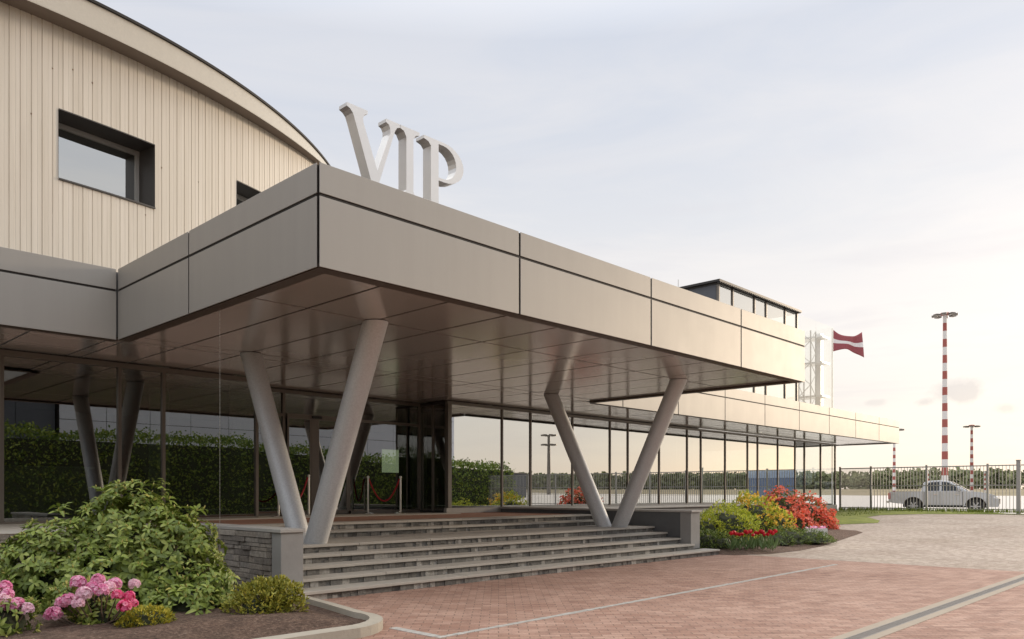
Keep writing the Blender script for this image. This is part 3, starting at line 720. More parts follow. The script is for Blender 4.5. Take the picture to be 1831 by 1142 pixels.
# long glazed wing
mr = [14.08, 16.13, 17.35, 19.33, 21.31, 22.34, 24.29, 26.2, 27.21, 29.12, 31.04, 31.96, 33.91, 35.72, 36.77, 38.66, 40.48]
def sill(x): return 1.03 if x < 30 else 0.82
mb = MB(); mb.box(13.96, 30, BR-0.06, BR+0.05, ZT, 1.03); mb.box(30, 40.6, BR-0.06, BR+0.05, 0.2, 0.82)
mb.box(40.48, 40.6, BR+0.052, 26, 0.2, 0.82); mb.build('glazing_sill', M['cap'], BLD)
mb = MB(); mb.box(14.0, 40.52, BR-0.05, BR+0.05, ZS-0.06, ZS+0.018); mb.build('transom', M['frame'], BLD)
for i, x in enumerate(mr): mull(x, BR, sill(x), ZS-0.06, 0.13 if i == 0 else 0.05, 0.12 if i == 0 else 0.09, 'frame')
for x0, x1 in zip(mr[:-1], mr[1:]):
    pane(x0+(0.065 if x0 < 15 else 0.025), x1-0.025, BR-0.008, BR+0.008, sill(x0), ZS-0.06, 'glass_clear' if x0 > 35.5 else 'glass_mirror')
for y0, y1 in ((16.05, 18.4), (18.45, 20.9), (20.95, 23.4), (23.45, 25.9)):
    pane(40.472, 40.488, y0, y1, 0.82, ZS, 'glass_clear')
# glass storey on top
ZTOP = 10.0
mtw = [28.58, 29.73, 31.65, 32.75, 34.65, 35.9]
for x in mtw: mull(x, BR, ZR-0.03, ZTOP-0.12, 0.07, 0.12, 'frame')
for x0, x1 in zip(mtw[:-1], mtw[1:]): pane(x0+0.035, x1-0.035, BR-0.008, BR+0.008, ZR-0.03, ZTOP-0.12, 'glass_glare')
for x0, x1 in ((35.94, 38.1), (38.12, 40.27)): pane(x0, x1, BR-0.008, BR+0.008, ZR-0.03, ZTOP-0.1, 'glass_shaft')
for y0, y1 in ((16.0, 18.9), (18.92, 21.9)): pane(40.262, 40.278, y0+0.02, y1, ZR-0.03, ZTOP-0.1, 'glass_clear')
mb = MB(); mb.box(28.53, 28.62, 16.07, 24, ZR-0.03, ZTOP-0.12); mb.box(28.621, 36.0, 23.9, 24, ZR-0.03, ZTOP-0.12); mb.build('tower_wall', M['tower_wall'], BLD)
mb = MB(); mb.box(28.38, 36.1, 15.82, 24.1, ZTOP-0.05, ZTOP+0.04); mb.box(28.5, 36.0, 15.94, 24, ZTOP-0.12, ZTOP-0.05)
for i in range(46): mb.box(28.42+i*0.167, 28.47+i*0.167, 15.80, 15.94, ZTOP-0.10, ZTOP-0.05)
mb.build('tower_roof', M['frame_dark'], BLD)
mb = MB(); mb.box(28.62, 36, 16.2, 23.8, ZR-0.02, ZR+0.06); mb.build('tower_floor', M['inside_floor'], BLD)
mb = MB(); mb.box(28.9, 36, 20.8, 21.0, ZR+0.061, ZTOP-0.13); mb.build('tower_partition', M['inside_pale'], BLD)
mb = MB()
la, lb = 38.55, 16.62                         # white lattice column behind the glass
for sx in (-0.3, 0.3):
    for sy in (-0.3, 0.3): mb.tube([(la+sx, lb+sy, ZR), (la+sx, lb+sy, ZTOP-0.5)], 0.035, 8)
for k in range(8):
    z0 = ZR+0.1+k*0.55
    for (p, q) in (((-.3, -.3), (.3, -.3)), ((-.3, .3), (.3, .3)), ((-.3, -.3), (-.3, .3))):
        a_, b_ = (p, q) if k % 2 else (q, p)
        mb.tube([(la+a_[0], lb+a_[1], z0), (la+b_[0], lb+b_[1], z0+0.55)], 0.018, 6)
mb.build('lattice_column', M['fence'], BLD)
mb = MB()
for z in (6.3, 8.0, 9.3): mb.box(39.25, 40.2, 16.15, 18.0, z, z+0.09)
mb.box(39.8, 40.1, 16.45, 16.75, ZR, ZTOP-0.4); mb.build('shaft_landing', M['white'], BLD)
mb = MB()
for x in (0, 1.2): mb.tube([(33.7+x, 19.4, ZTOP+0.02), (33.7+x, 19.4, ZTOP+0.45)], 0.05, 8)
mb.tube([(33.1, 19.4, ZTOP+0.62), (34.1, 19.4, ZTOP+0.62)], 0.36, 18); mb.tube([(34.1, 19.4, ZTOP+0.62), (34.9, 19.4, ZTOP+0.62)], [0.40, 0.30], 18)
mb.build('roof_ventilator', M['steel'], BLD, smooth='auto')
mb = MB(); mb.tube([(33.6, 21, ZTOP), (33.6, 21, ZTOP+2.0)], 0.02, 6); mb.build('antenna', M['steel'], BLD)
# interior
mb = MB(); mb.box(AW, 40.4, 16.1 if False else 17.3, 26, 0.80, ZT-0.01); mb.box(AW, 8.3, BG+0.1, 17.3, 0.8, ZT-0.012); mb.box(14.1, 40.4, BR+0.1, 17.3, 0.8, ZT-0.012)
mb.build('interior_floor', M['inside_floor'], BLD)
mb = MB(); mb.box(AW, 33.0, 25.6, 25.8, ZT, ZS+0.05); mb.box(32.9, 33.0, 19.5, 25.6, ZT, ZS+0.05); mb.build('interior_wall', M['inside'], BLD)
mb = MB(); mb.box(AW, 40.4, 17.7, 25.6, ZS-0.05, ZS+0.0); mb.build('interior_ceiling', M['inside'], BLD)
mb = MB()
for x in (2.2, 7.4, 15.2, 18.0, 24.0, 30.0): mb.tube([(x, 18.6, ZT), (x, 18.6, ZS)], 0.22, 16)
mb.build('interior_column', M['inside_pale'], BLD, smooth='auto')
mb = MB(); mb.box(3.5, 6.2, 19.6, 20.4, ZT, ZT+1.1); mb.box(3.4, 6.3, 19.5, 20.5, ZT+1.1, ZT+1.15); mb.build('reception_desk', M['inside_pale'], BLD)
lit = bpy.data.materials.new('lit_panel'); lit.use_nodes = True
b_ = lit.node_tree.nodes['Principled BSDF']; b_.inputs['Emission Color'].default_value = (0.80, 0.80, 0.58, 1); b_.inputs['Emission Strength'].default_value = 0.5; b_.inputs['Base Color'].default_value = (0.5, 0.5, 0.4, 1)
mb = MB(); mb.box(15.3, 15.95, 20.6, 20.65, 2.1, 2.85); mb.box(16.6, 16.7, 20.6, 20.65, 1.9, 2.9); mb.build('lit_display', lit, BLD)

# VIP letters on the canopy edge --------------------------------------
LZ = 5.335; LH = 6.29-LZ; LY = 8.20; LD = 0.17
SG = thing('rooftop_sign', (6.4, LY, ZR), 'white metal serif letters VIP standing on the edge of the entrance canopy', 'sign')
def serif_curve(x0, z0, x1, z1, n=5, hor=True):
    out = []
    for i in range(n+1):
        t = i/n*math.pi/2
        if hor: out.append((x0+(x1-x0)*math.sin(t), z0+(z1-z0)*(1-math.cos(t))))
        else: out.append((x0+(x1-x0)*(1-math.cos(t)), z0+(z1-z0)*math.sin(t)))
    return out
def letter(poly, holes, x0, sx, name='letter'):
    bm = bmesh.new()
    es = []
    for loop in [poly]+holes:
        vs = [bm.verts.new((x0+x*sx, LY, LZ+z*LH)) for x, z in loop]
        es += [bm.edges.new((vs[i], vs[(i+1) % len(vs)])) for i in range(len(vs))]
    r = bmesh.ops.triangle_fill(bm, edges=es, use_beauty=True)
    fs = [f for f in r['geom'] if isinstance(f, bmesh.types.BMFace)]
    ex = bmesh.ops.extrude_face_region(bm, geom=fs)
    for v in ex['geom']:
        if isinstance(v, bmesh.types.BMVert): v.co.y += LD
    bmesh.ops.recalc_face_normals(bm, faces=bm.faces)
    me = bpy.data.meshes.new(name); bm.to_mesh(me); bm.free(); me.materials.append(M['white'])
    off = WORLD[SG.name]; me.transform(Matrix.Translation(-off))
    o = bpy.data.objects.new(name, me); COL.objects.link(o); o.parent = SG; WORLD[o.name] = off; return o
st = 0.045
V = [(-0.02, 1.0), (0.37, 1.0), (0.37, 1-st), (0.315, 1-st-0.02), (0.285, 1-st-0.07), (0.288, 1-st-0.13),
     (0.56, 0.25), (0.815, 1-st-0.13), (0.815, 1-st-0.07), (0.785, 1-st-0.02), (0.73, 1-st), (0.73, 1.0), (1.02, 1.0), (1.02, 1-st), (0.955, 1-st-0.02), (0.915, 1-st-0.07), (0.885, 1-st-0.14),
     (0.555, 0.0), (0.475, 0.0), (0.125, 1-st-0.13), (0.09, 1-st-0.06), (0.04, 1-st-0.02), (-0.02, 1-st)]
letter(V, [], 5.56, 0.80)
I = [(0, 1), (1, 1), (1, 1-st), (0.80, 1-st-0.02), (0.68, 1-st-0.09), (0.68, st+0.09), (0.80, st+0.02), (1, st), (1, 0), (0, 0), (0, st), (0.20, st+0.02), (0.32, st+0.09), (0.32, 1-st-0.09), (0.20, 1-st-0.02), (0, 1-st)]
letter(I, [], 6.37, 0.33)
P = [(0, 1), (0.50, 1)] + [(0.50+0.50*math.sin(R(t)), 0.715+0.285*math.cos(R(t))) for t in range(12, 169, 12)] + [(0.50, 0.43), (0.36, 0.43), (0.36, 0.10), (0.43, st+0.02), (0.58, st), (0.58, 0), (0, 0), (0, st), (0.11, st+0.02), (0.17, 0.10), (0.17, 1-st-0.07), (0.11, 1-st-0.02), (0, 1-st)]
Ph = [(0.36, 0.955), (0.48, 0.955)] + [(0.48+0.33*math.sin(R(t)), 0.715+0.24*math.cos(R(t))) for t in range(15, 170, 15)] + [(0.48, 0.475), (0.36, 0.475)]
letter(P, [Ph], 6.775, 0.725)
mb = MB(); mb.box(5.5, 7.6, LY+0.02, LY+0.14, LZ-0.06, LZ-0.002)
for x in (5.7, 6.58, 7.3): mb.box(x-0.03, x+0.03, LY+0.05, LY+0.11, ZR-0.035, LZ-0.06)
mb.build('mounting_rail', M['frame'], SG)

# ------------------------------------------------------------------ terrace, steps, walls
mb = MB(); mb.box(5.65, 16.0, 12.9, BD+0.2, 0.0, ZT-0.004); mb.box(AW, 5.648, 12.3, BG+0.2, 0.0, ZT-0.004)
struct(mb.build('terrace', plain('terrace_brick', (0.33, 0.165, 0.11), 0.85, 0, 0.25, 14, 0.3)))
mb = MB(); mb.box(5.66, 13.95, 15.35, BD-0.06, ZT-0.003, ZT+0.012); mb.box(AW, 5.64, 12.28, BG-0.06, ZT-0.003, ZT+0.010)
struct(mb.build('door_threshold_paving', M['tread']))
ST = thing('entrance_steps', (10.8, 10.5, 0), 'broad flight of stone steps with pale treads and rough split stone risers', 'steps')
BK = [9.22, 9.58, 9.95, 10.32, 10.69, 12.10, 12.47, 12.92]
for k in range(7):
    z = 0.127*(k+1); a0, a1 = (5.50, 16.50) if k == 0 else (5.65, 16.0)
    mb = MB(); x = a0
    while x < a1-0.01:
        x2 = min(a1, x+rnd.choice((1.2, 1.5, 1.8)))
        if a1-x2 < 0.4: x2 = a1
        mb.box(x+0.002, x2-0.002, BK[k]-0.035+rnd.uniform(-0.004, 0.004), BK[k+1]+0.03, z-0.042+rnd.uniform(-0.002, 0.002), z+rnd.uniform(-0.002, 0.002)); x = x2
    tr = mb.build('step', M['tread'], ST, bevel=0.006)
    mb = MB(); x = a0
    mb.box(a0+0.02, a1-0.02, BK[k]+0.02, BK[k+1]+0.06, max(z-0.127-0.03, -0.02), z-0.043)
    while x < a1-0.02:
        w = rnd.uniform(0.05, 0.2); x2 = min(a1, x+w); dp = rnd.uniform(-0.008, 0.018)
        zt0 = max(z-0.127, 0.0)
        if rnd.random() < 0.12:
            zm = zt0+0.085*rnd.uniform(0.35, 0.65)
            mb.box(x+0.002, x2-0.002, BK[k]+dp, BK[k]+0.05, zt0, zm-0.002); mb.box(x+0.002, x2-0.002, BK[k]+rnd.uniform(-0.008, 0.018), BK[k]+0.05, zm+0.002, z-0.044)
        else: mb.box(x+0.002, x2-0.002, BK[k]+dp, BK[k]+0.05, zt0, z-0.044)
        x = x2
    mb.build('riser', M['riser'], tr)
def stacked(mb, org, d, nrm, L_, z0, z1, rows):
    org, d, nrm = Vector(org), Vector(d), Vector(nrm); z = z0
    hs = [rnd.uniform(0.7, 1.3) for _ in range(rows)]; sc = (z1-z0)/sum(hs)
    for h in hs:
        h *= sc; x = -rnd.uniform(0, 0.2)
        while x < L_:
            w = rnd.uniform(0.14, 0.5); xa, xb = max(x, 0), min(x+w, L_)
            if xb-xa > 0.03:
                t = rnd.uniform(0.005, 0.045); c = org + d*((xa+xb)/2)
                mb.obox((c.x, c.y, z+h/2), (*(d*((xb-xa)/2-0.004)), 0), (*(nrm*t), 0), (0,0,h/2-0.004))
            x += w
        z += h
LWL = thing('stair_wall', (5.48, 10.8, 0), 'grey stone faced stair side wall with concrete end pillar beside the big bush', 'wall')
zc = 0.965
mb = MB(); mb.box(5.33, 5.64, 9.42, 12.95, 0.0, zc-0.05); mb.build('wall_core', M['mortar'], LWL)
mb = MB(); mb.box(5.312, 5.648, 9.38, 9.62, 0.06, zc-0.05); mb.build('end_pillar', M['concrete'], LWL, bevel=0.006)
mb = MB(); stacked(mb, (5.315, 9.625), (0, 1), (-1, 0), 2.68, 0.0, zc-0.052, 13); stacked(mb, (-8, 12.28), (1, 0), (0, -1), 13.28, 0.0, ZT-0.01, 12)
mb.build('stone_facing', M['stone'], LWL, bevel=0.004)
mb = MB(); mb.box(5.285, 5.665, 9.35, 12.3, zc-0.05, zc); mb.build('coping', M['cap'], LWL, bevel=0.008)
RWL = thing('stair_wall', (16.2, 12, 0), 'grey stair side wall with shade-darkened side and pale coping at the right end of the steps', 'wall')
mb = MB(); mb.box(16.02, 16.38, 9.95, 15.93, 0.0, 0.985); mb.build('wall_core', plain('shaded_wall_side', (0.10, 0.105, 0.11), 0.5, 0, 0.25, 3, 0.1), RWL)  # inner side is unlit; that shade is put into the dark colour
mb = MB(); mb.box(16.0, 16.40, 9.66, 9.949, 0.127, 0.985); mb.build('end_pillar', M['concrete'], RWL, bevel=0.006)
mb = MB(); mb.box(15.965, 16.435, 9.62, 15.93, 0.985, 1.035); mb.build('coping', M['cap'], RWL, bevel=0.008)
PLI = thing('planter_wall', (23, 14.5, 0), 'long low grey plinth wall with pale coping under the mirrored glass wing', 'wall')
mb = MB(); mb.box(16.44, 30.0, 13.75, 15.93, 0.0, 0.965); mb.build('wall_core', M['concrete'], PLI)
mb = MB(); mb.box(16.44, 30.05, 13.68, 15.93, 0.966, 1.02); mb.build('coping', M['cap'], PLI, bevel=0.008)

# rope barriers ---------------------------------------------------------
def stanchion(x, y, label):
    t = thing('rope_post', (x, y, ZT+0.012), label, 'rope post', 'steel rope posts at the entrance')
    mb = MB(); mb.lathe((x, y, ZT+0.012), [(0.165, 0), (0.165, 0.012), (0.05, 0.03), (0.028, 0.04)], 20); mb.build('base', M['chrome'], t, smooth='auto')
    mb = MB(); mb.lathe((x, y, ZT+0.052), [(0.026, 0), (0.026, 0.88), (0.036, 0.89), (0.036, 0.93), (0.012, 0.945)], 14); mb.build('post', M['steel'], t, smooth='auto')
    return t
def rope(p, q, sag, label):
    mb = MB(); P_, Q_ = Vector(p), Vector(q); pts = []
    for i in range(25):
        t = i/24; v = P_.lerp(Q_, t); v.z -= sag*(1-(2*t-1)**2); pts.append(v)
    mb.tube(pts, 0.021, 8)
    o = mb.build('rope', M['rope'], at=p, smooth=True); tag(o, label, 'rope', 'red ropes between the steel posts')
def at_b(u, b):
    ra, rb = ray(u); return b*ra/rb
xs = [(at_b(498, 16.2), 16.2), (at_b(552, 16.55), 16.55), (at_b(658, 16.75), 16.75), (at_b(716, 16.3), 16.3)]
for (x, y), l in zip(xs, ('steel rope post behind the left leg of the near V column', 'steel rope post standing just in front of the sliding door, between the near V legs',
                          'steel rope post at the glass right of the door', 'steel rope post nearest the dark return wall right of the door')): stanchion(x, y, l)
zt_ = ZT+0.92
rope((xs[0][0]+0.03, xs[0][1], zt_), (xs[1][0]-0.03, xs[1][1], zt_), 0.58, 'red rope sagging between the two posts left of the door')
rope((xs[2][0]+0.03, xs[2][1], zt_), (xs[3][0]-0.03, xs[3][1], zt_), 0.58, 'red rope sagging between the two posts right of the door')
mb = MB()                                    # thin rain chain at the canopy corner
for i in range(62):
    z = ZS-0.01-i*0.056
    mb.tube([(4.78, 10.02, z), (4.78, 10.02, z-0.05)], [0.002, 0.0045], 5)
    mb.tube([(4.78, 10.02, z-0.045), (4.78, 10.02, z-0.058)], 0.003, 5)
tag(mb.build('rain_chain', M['steel'], at=(4.78, 10.02, 0.4)), 'thin rain chain hanging from the left edge of the canopy behind the big bush', 'chain')

# ------------------------------------------------------------------ plants
def leaf_mesh(mb, base, d, n, ln, w, droop=0.25, m=0):
    """one folded lance leaf"""
    d = d.normalized(); s = d.cross(n)
    if s.length < 1e-4: s = d.orthogonal()
    s.normalize(); n = s.cross(d).normalized()
    p0 = base; p1 = base+d*ln*0.5; p2 = base+d*ln - n*ln*droop
    a1 = p1+s*w*0.5+n*w*0.18; b1 = p1-s*w*0.5+n*w*0.18
    k = base+d*ln*0.8-n*ln*droop*0.55; a2 = k+s*w*0.36+n*w*0.1; b2 = k-s*w*0.36+n*w*0.1
    mb.add([p0, a1, p1, b1, a2, k, b2, p2], [(0,2,1),(0,3,2),(2,5,4,1),(3,6,5,2),(4,5,7),(6,7,5)], m)
def rosette(mb, mbud, c, n, ln, count=8, r=rnd):
    n = n.normalized(); t = n.orthogonal().normalized(); b = n.cross(t); ph = r.uniform(0, 6.28)
    for i in range(count):
        a = ph+6.283*i/count+r.uniform(-.25, .25); tilt = r.uniform(0.0, 0.55)
        d = (t*math.cos(a)+b*math.sin(a))*math.cos(tilt)+n*math.sin(tilt)
        leaf_mesh(mb, c+n*r.uniform(-0.02, 0.01), d, n, ln*r.uniform(0.6, 1.15), ln*r.uniform(0.32, 0.42), r.uniform(0.08, 0.55))
    if mbud is not None and r.random() < 0.75:
        mbud.tube([c, c+n*0.022, c+n*0.045], [0.007, 0.009, 0.002], 5)
def dome(cx, cy, z0, rx, ry, rz, th, el, lump, seed):
    d = Vector((math.cos(el)*math.cos(th), math.cos(el)*math.sin(th), math.sin(el)))
    k = 1.0 + lump*mnoise.noise((d.x*2.0+seed, d.y*2.0, d.z*2.0)) + lump*0.6*mnoise.noise((d.x*4.5, d.y*4.5+seed, d.z*4.5))
    return Vector((cx+rx*d.x*k, cy+ry*d.y*k, z0+rz*d.z*k)), Vector((d.x/rx, d.y/ry, d.z/rz)).normalized()
def core(lobes, parent, shrink=0.80, name='shade_core'):  # solid dark filler under the leaves, painted as their inner shade
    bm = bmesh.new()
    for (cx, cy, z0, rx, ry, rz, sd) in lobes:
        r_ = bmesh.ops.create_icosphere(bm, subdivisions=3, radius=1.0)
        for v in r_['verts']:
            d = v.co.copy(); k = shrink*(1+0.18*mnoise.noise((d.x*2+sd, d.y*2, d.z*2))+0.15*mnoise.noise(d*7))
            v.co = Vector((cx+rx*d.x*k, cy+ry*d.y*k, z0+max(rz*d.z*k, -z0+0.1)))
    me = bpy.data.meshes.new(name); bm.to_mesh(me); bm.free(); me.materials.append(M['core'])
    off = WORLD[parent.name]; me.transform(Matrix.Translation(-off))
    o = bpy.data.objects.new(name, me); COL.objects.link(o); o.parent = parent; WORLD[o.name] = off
def twigs(mb, c, lobes, n, r=rnd, rad=0.014):
    for i in range(n):
        L_ = r.choice(lobes); th = r.uniform(0, 6.28); el = r.uniform(0.1, 1.2)
        p, nn = dome(L_[0], L_[1], L_[2], L_[3]*0.9, L_[4]*0.9, L_[5]*0.9, th, el, 0.15, L_[6])
        m_ = Vector(c).lerp(p, 0.5)+Vector((r.uniform(-.1, .1), r.uniform(-.1, .1), -0.12))
        mb.tube([c, m_, p], [rad, rad*0.7, rad*0.35], 5)
def cam_side(nrm, c): return nrm.dot(Vector((0, 0, HC))-c) > -0.35

# big rhododendron
def at(u, Y): ra, rb = ray(u); return ra*Y, rb*Y
bx, by = at(215, 9.2)
RB = thing('rhododendron', (bx, by, 0.1), 'large dark green rhododendron bush without flowers beside the stone stair wall', 'bush')
lobes = []
for (u, Y, top, rx, rz) in ((225, 9.3, 1.50, 0.75, 1.0), (115, 9.0, 1.15, 0.75, 0.85), (308, 9.25, 1.25, 0.62, 0.9), (45, 8.9, 0.78, 0.55, 0.6), (215, 8.95, 0.85, 0.85, 0.6), (372, 9.0, 0.66, 0.36, 0.45), (335, 8.6, 0.50, 0.45, 0.35)):
    x, y = at(u, Y); lobes.append((x, y, max(top-rz, 0.12), rx, rx*0.85, rz, u*0.1))
ml_, mbd = MB(), MB()
for L_ in lobes:
    area = L_[3]*L_[5]; cnt = int(400*area/0.5)
    for k in range(cnt):
        th = rnd.uniform(0, 6.283); el = math.asin(rnd.uniform(-0.55, 1.0))
        c, n = dome(*L_[:6], th, el, 0.26, L_[6]); c = c + n*rnd.uniform(-0.14, 0.07)
        if c.z < 0.12: continue
        n = (n + Vector((rnd.uniform(-.35, .35), rnd.uniform(-.35, .35), rnd.uniform(0.0, .55)))).normalized()
        rosette(ml_, mbd, c, n, rnd.uniform(0.075, 0.13), rnd.randint(5, 8))
yl_ = MB()
for k in range(26):
    L_ = rnd.choice(lobes); c, n = dome(*L_[:6], rnd.uniform(0, 6.28), rnd.uniform(-0.2, 1.1), 0.26, L_[6])
    if c.z > 0.15: leaf_mesh(yl_, c-n*0.04, (n+Vector((rnd.gauss(0, .5), rnd.gauss(0, .5), -0.9))).normalized(), n, rnd.uniform(0.07, 0.11), 0.035, 0.2)
yl_.build('yellowed_leaves', plain('yellowed_leaf', (0.34, 0.30, 0.05), 0.6), RB)['kind'] = 'stuff'
tw = MB(); twigs(tw, (bx, by, 0.05), lobes, 34)
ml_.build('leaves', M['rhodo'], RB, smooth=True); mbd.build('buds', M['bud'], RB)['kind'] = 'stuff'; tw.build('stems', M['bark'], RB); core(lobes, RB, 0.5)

def truss(center, rad, mat_, parent, seed):
    r = random.Random(seed); mb = MB(); c = Vector(center)
    for k in range(62):
        z = r.uniform(-0.45, 1.0); t = r.uniform(0, 6.283); q = math.sqrt(max(0, 1-z*z))
        n = Vector((q*math.cos(t), q*math.sin(t), z)); p = c + n*rad*r.uniform(0.75, 1.0)
        t1 = n.orthogonal().normalized(); t1 = (Matrix.Rotation(r.uniform(0, 6.28), 3, n) @ t1); t2 = n.cross(t1)
        s_ = rad*r.uniform(0.30, 0.42)
        q_ = [p - n*s_*0.25]
        for j in range(5):
            a = 6.283*j/5; q_.append(p + (t1*math.cos(a)+t2*math.sin(a))*s_ + n*s_*r.uniform(-0.05, 0.28))
        mb.add(q_, [(0, 1+j, 1+(j+1) % 5) for j in range(5)])
    return mb.build('flower_cluster', mat_, parent)
def px(u, v, Y):
    x, y = at(u, Y); return Vector((x, y, HC-(v-880)/1398*Y))
def pink_bush(label, base, trusses, lobes, seed):
    t = thing('rhododendron', base, label, 'bush')
    mb, mbd_ = MB(), MB()
    for L_ in lobes:
        for k in range(int(150*L_[3]*L_[5]/0.1)):
            th = rnd.uniform(0, 6.283); el = math.asin(rnd.uniform(-0.6, 1))
            c, n = dome(*L_[:6], th, el, 0.2, L_[6]); c = c+n*rnd.uniform(-0.06, 0.02)
            if c.z < 0.16: continue
            rosette(mb, mbd_, c, n, rnd.uniform(0.06, 0.095), rnd.randint(5, 7))
    mb.build('leaves', M['rhodo'], t, smooth=True); mbd_.build('buds', M['bud'], t)['kind'] = 'stuff'
    tw_ = MB()
    for (u, v, Y, rr, mt_) in trusses:
        p = px(u, v, Y); truss(p, rr, M[mt_], t, int(u*7+v))
        b0 = Vector(base); tw_.tube([b0+Vector((rnd.uniform(-.06, .06), rnd.uniform(-.06, .06), 0)), b0.lerp(p, 0.55)+Vector((0, 0, -0.05)), p], [0.010, 0.008, 0.005], 5)
    for L_ in lobes: twigs(tw_, base, [L_], 6, rnd, 0.008)
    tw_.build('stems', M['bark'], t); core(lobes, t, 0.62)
    return t
b0 = px(180, 1150, 7.75); b0.z = 0.13
tr1 = [(140, 1042, 7.7, .073, 'pink'), (175, 1038, 7.75, .068, 'pink'), (205, 1044, 7.7, .066, 'pink'), (240, 1045, 7.9, .058, 'pale_pink'), (150, 1062, 7.45, .072, 'pale_pink'), (182, 1056, 7.45, .068, 'pink'),
       (122, 1073, 7.5, .066, 'pink'), (140, 1078, 7.4, .058, 'pale_pink'), (110, 1078, 7.55, .06, 'pink'), (97, 1098, 7.45, .075, 'pink'), (210, 1064, 7.45, .055, 'hot_pink'), (231, 1067, 7.5, .055, 'hot_pink'), (222, 1084, 7.4, .065, 'hot_pink'), (236, 1079, 7.5, .055, 'hot_pink'),
       (88, 1102, 7.45, .05, 'pink'), (195, 1050, 7.6, .06, 'pale_pink'), (165, 1050, 7.6, .06, 'pink')]
l1 = [(b0.x+0.03, b0.y+0.1, 0.30, 0.28, 0.22, 0.22, 3.1), (b0.x-0.12, b0.y+0.25, 0.36, 0.34, 0.22, 0.18, 5.1), (b0.x+0.06, b0.y-0.05, 0.22, 0.24, 0.16, 0.17, 8.1)]
pink_bush('small rhododendron covered in pink flower clusters in front of the big green bush', b0, tr1, l1, 3)
b1 = px(0, 1165, 7.1); b1.z = 0.13
tr2 = [(8, 1050, 7.2, .062, 'pink'), (14, 1062, 7.1, .055, 'pink'), (5, 1072, 7.0, .058, 'pale_pink'), (22, 1082, 7.05, .068, 'pink'), (32, 1078, 7.1, .055, 'pink'), (48, 1089, 7.1, .06, 'pale_pink'), (-15, 1060, 7.1, .07, 'pink'), (-30, 1080, 7.0, .07, 'pink'), (3, 1080, 7.0, .06, 'pink')]
l2 = [(b1.x, b1.y, 0.26, 0.32, 0.26, 0.27, 1.1), (b1.x-0.35, b1.y+0.2, 0.26, 0.34, 0.26, 0.27, 2.1)]
pink_bush('pink flowering rhododendron cut off by the left edge at the corner of the bed', b1, tr2, l2, 4)

def tuft_shrub(name, label, cat, base, lobes, mat_, leaf, count, up=0.6, width=0.3, cshr=0.7, bud=None, zmin=0.08):
    t = thing(name, base, label, cat)
    mb = MB()
    for L_ in lobes:
        for k in range(int(count*L_[3]*L_[5])):
            th = rnd.uniform(0, 6.283); el = math.asin(rnd.uniform(-0.5, 1.0))
            c, n = dome(*L_[:6], th, el, 0.24, L_[6]); c = c + n*rnd.uniform(-0.12, 0.05)*L_[5]
            if c.z < zmin: continue
            for j in range(4):
                d = (n*0.8 + Vector((rnd.gauss(0, .7), rnd.gauss(0, .7), rnd.gauss(up*0.5, .5)))).normalized()
                nn = Vector((rnd.gauss(0, .6), rnd.gauss(0, .6), 1))
                ln = leaf*rnd.uniform(0.6, 1.25)
                s = d.cross(nn).normalized()*ln*width*0.5
                mid = c+d*ln*0.5
                mb.add([c, mid+s, c+d*ln, mid-s], [(0,1,2,3)])
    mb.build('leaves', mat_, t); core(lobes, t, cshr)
    tw_ = MB(); twigs(tw_, (base[0], base[1], max(base[2]-0.02, 0)), lobes, 10, rnd, 0.010); tw_.build('stems', M['bark'], t)
    return t
p = px(265, 1120, 7.75); tuft_shrub('dwarf_conifer', 'small low golden yellow conifer beside the pink flowers', 'conifer', (p.x, p.y, 0.12),
    [(p.x, p.y, 0.16, 0.24, 0.20, 0.14, 2), (p.x-0.17, p.y-0.02, 0.14, 0.13, 0.12, 0.09, 4)], M['conifer_y'], 0.045, 19000, 0.8, 0.28, 0.8)
p = px(478, 1095, 8.6); tuft_shrub('evergreen_shrub', 'small yellow green shrub in front of the concrete end pillar', 'shrub', (p.x, p.y, 0.12),
    [(p.x-0.12, p.y, 0.2, 0.30, 0.26, 0.22, 2), (p.x+0.16, p.y+0.02, 0.22, 0.26, 0.24, 0.25, 4), (p.x+0.02, p.y+0.05, 0.28, 0.25, 0.22, 0.20, 9)], M['shrub_g'], 0.05, 9500, 0.9, 0.42, 0.52)

def blossoms(t, lobes, mat_, n, size, elmin=-0.1, zone=None):
    mb = MB()
    for k in range(n):
        L_ = rnd.choice(lobes); th = rnd.uniform(0, 6.283); el = math.asin(rnd.uniform(elmin, 1.0))
        c, nn = dome(*L_[:6], th, el, 0.24, L_[6]); c = c+nn*rnd.uniform(-0.02, 0.09)
        if zone and not zone(c): continue
        for q in range(4):
            cc = c+Vector((rnd.gauss(0, size), rnd.gauss(0, size), rnd.gauss(0, size*0.8)))
            n_ = (nn+Vector((rnd.gauss(0, .5), rnd.gauss(0, .5), rnd.gauss(0.2, .5)))).normalized()
            t1 = n_.orthogonal().normalized(); t2 = n_.cross(t1); ph = rnd.uniform(0, 6.28); s_ = size*rnd.uniform(0.7, 1.1)
            pts_ = [cc-n_*s_*0.5]+[cc+(t1*math.cos(ph+6.283*j/5)+t2*math.sin(ph+6.283*j/5))*s_+n_*s_*rnd.uniform(0, .4) for j in range(5)]
            mb.add(pts_, [(0, 1+j, 1+(j+1) % 5) for j in range(5)])
    o = mb.build('blossoms', mat_, t); o['kind'] = 'stuff'; return o
def lobe(u, Y, top, rx, rz, sd):
    x, y = at(u, Y); return (x, y, top-rz, rx, rx*0.8, rz, sd)
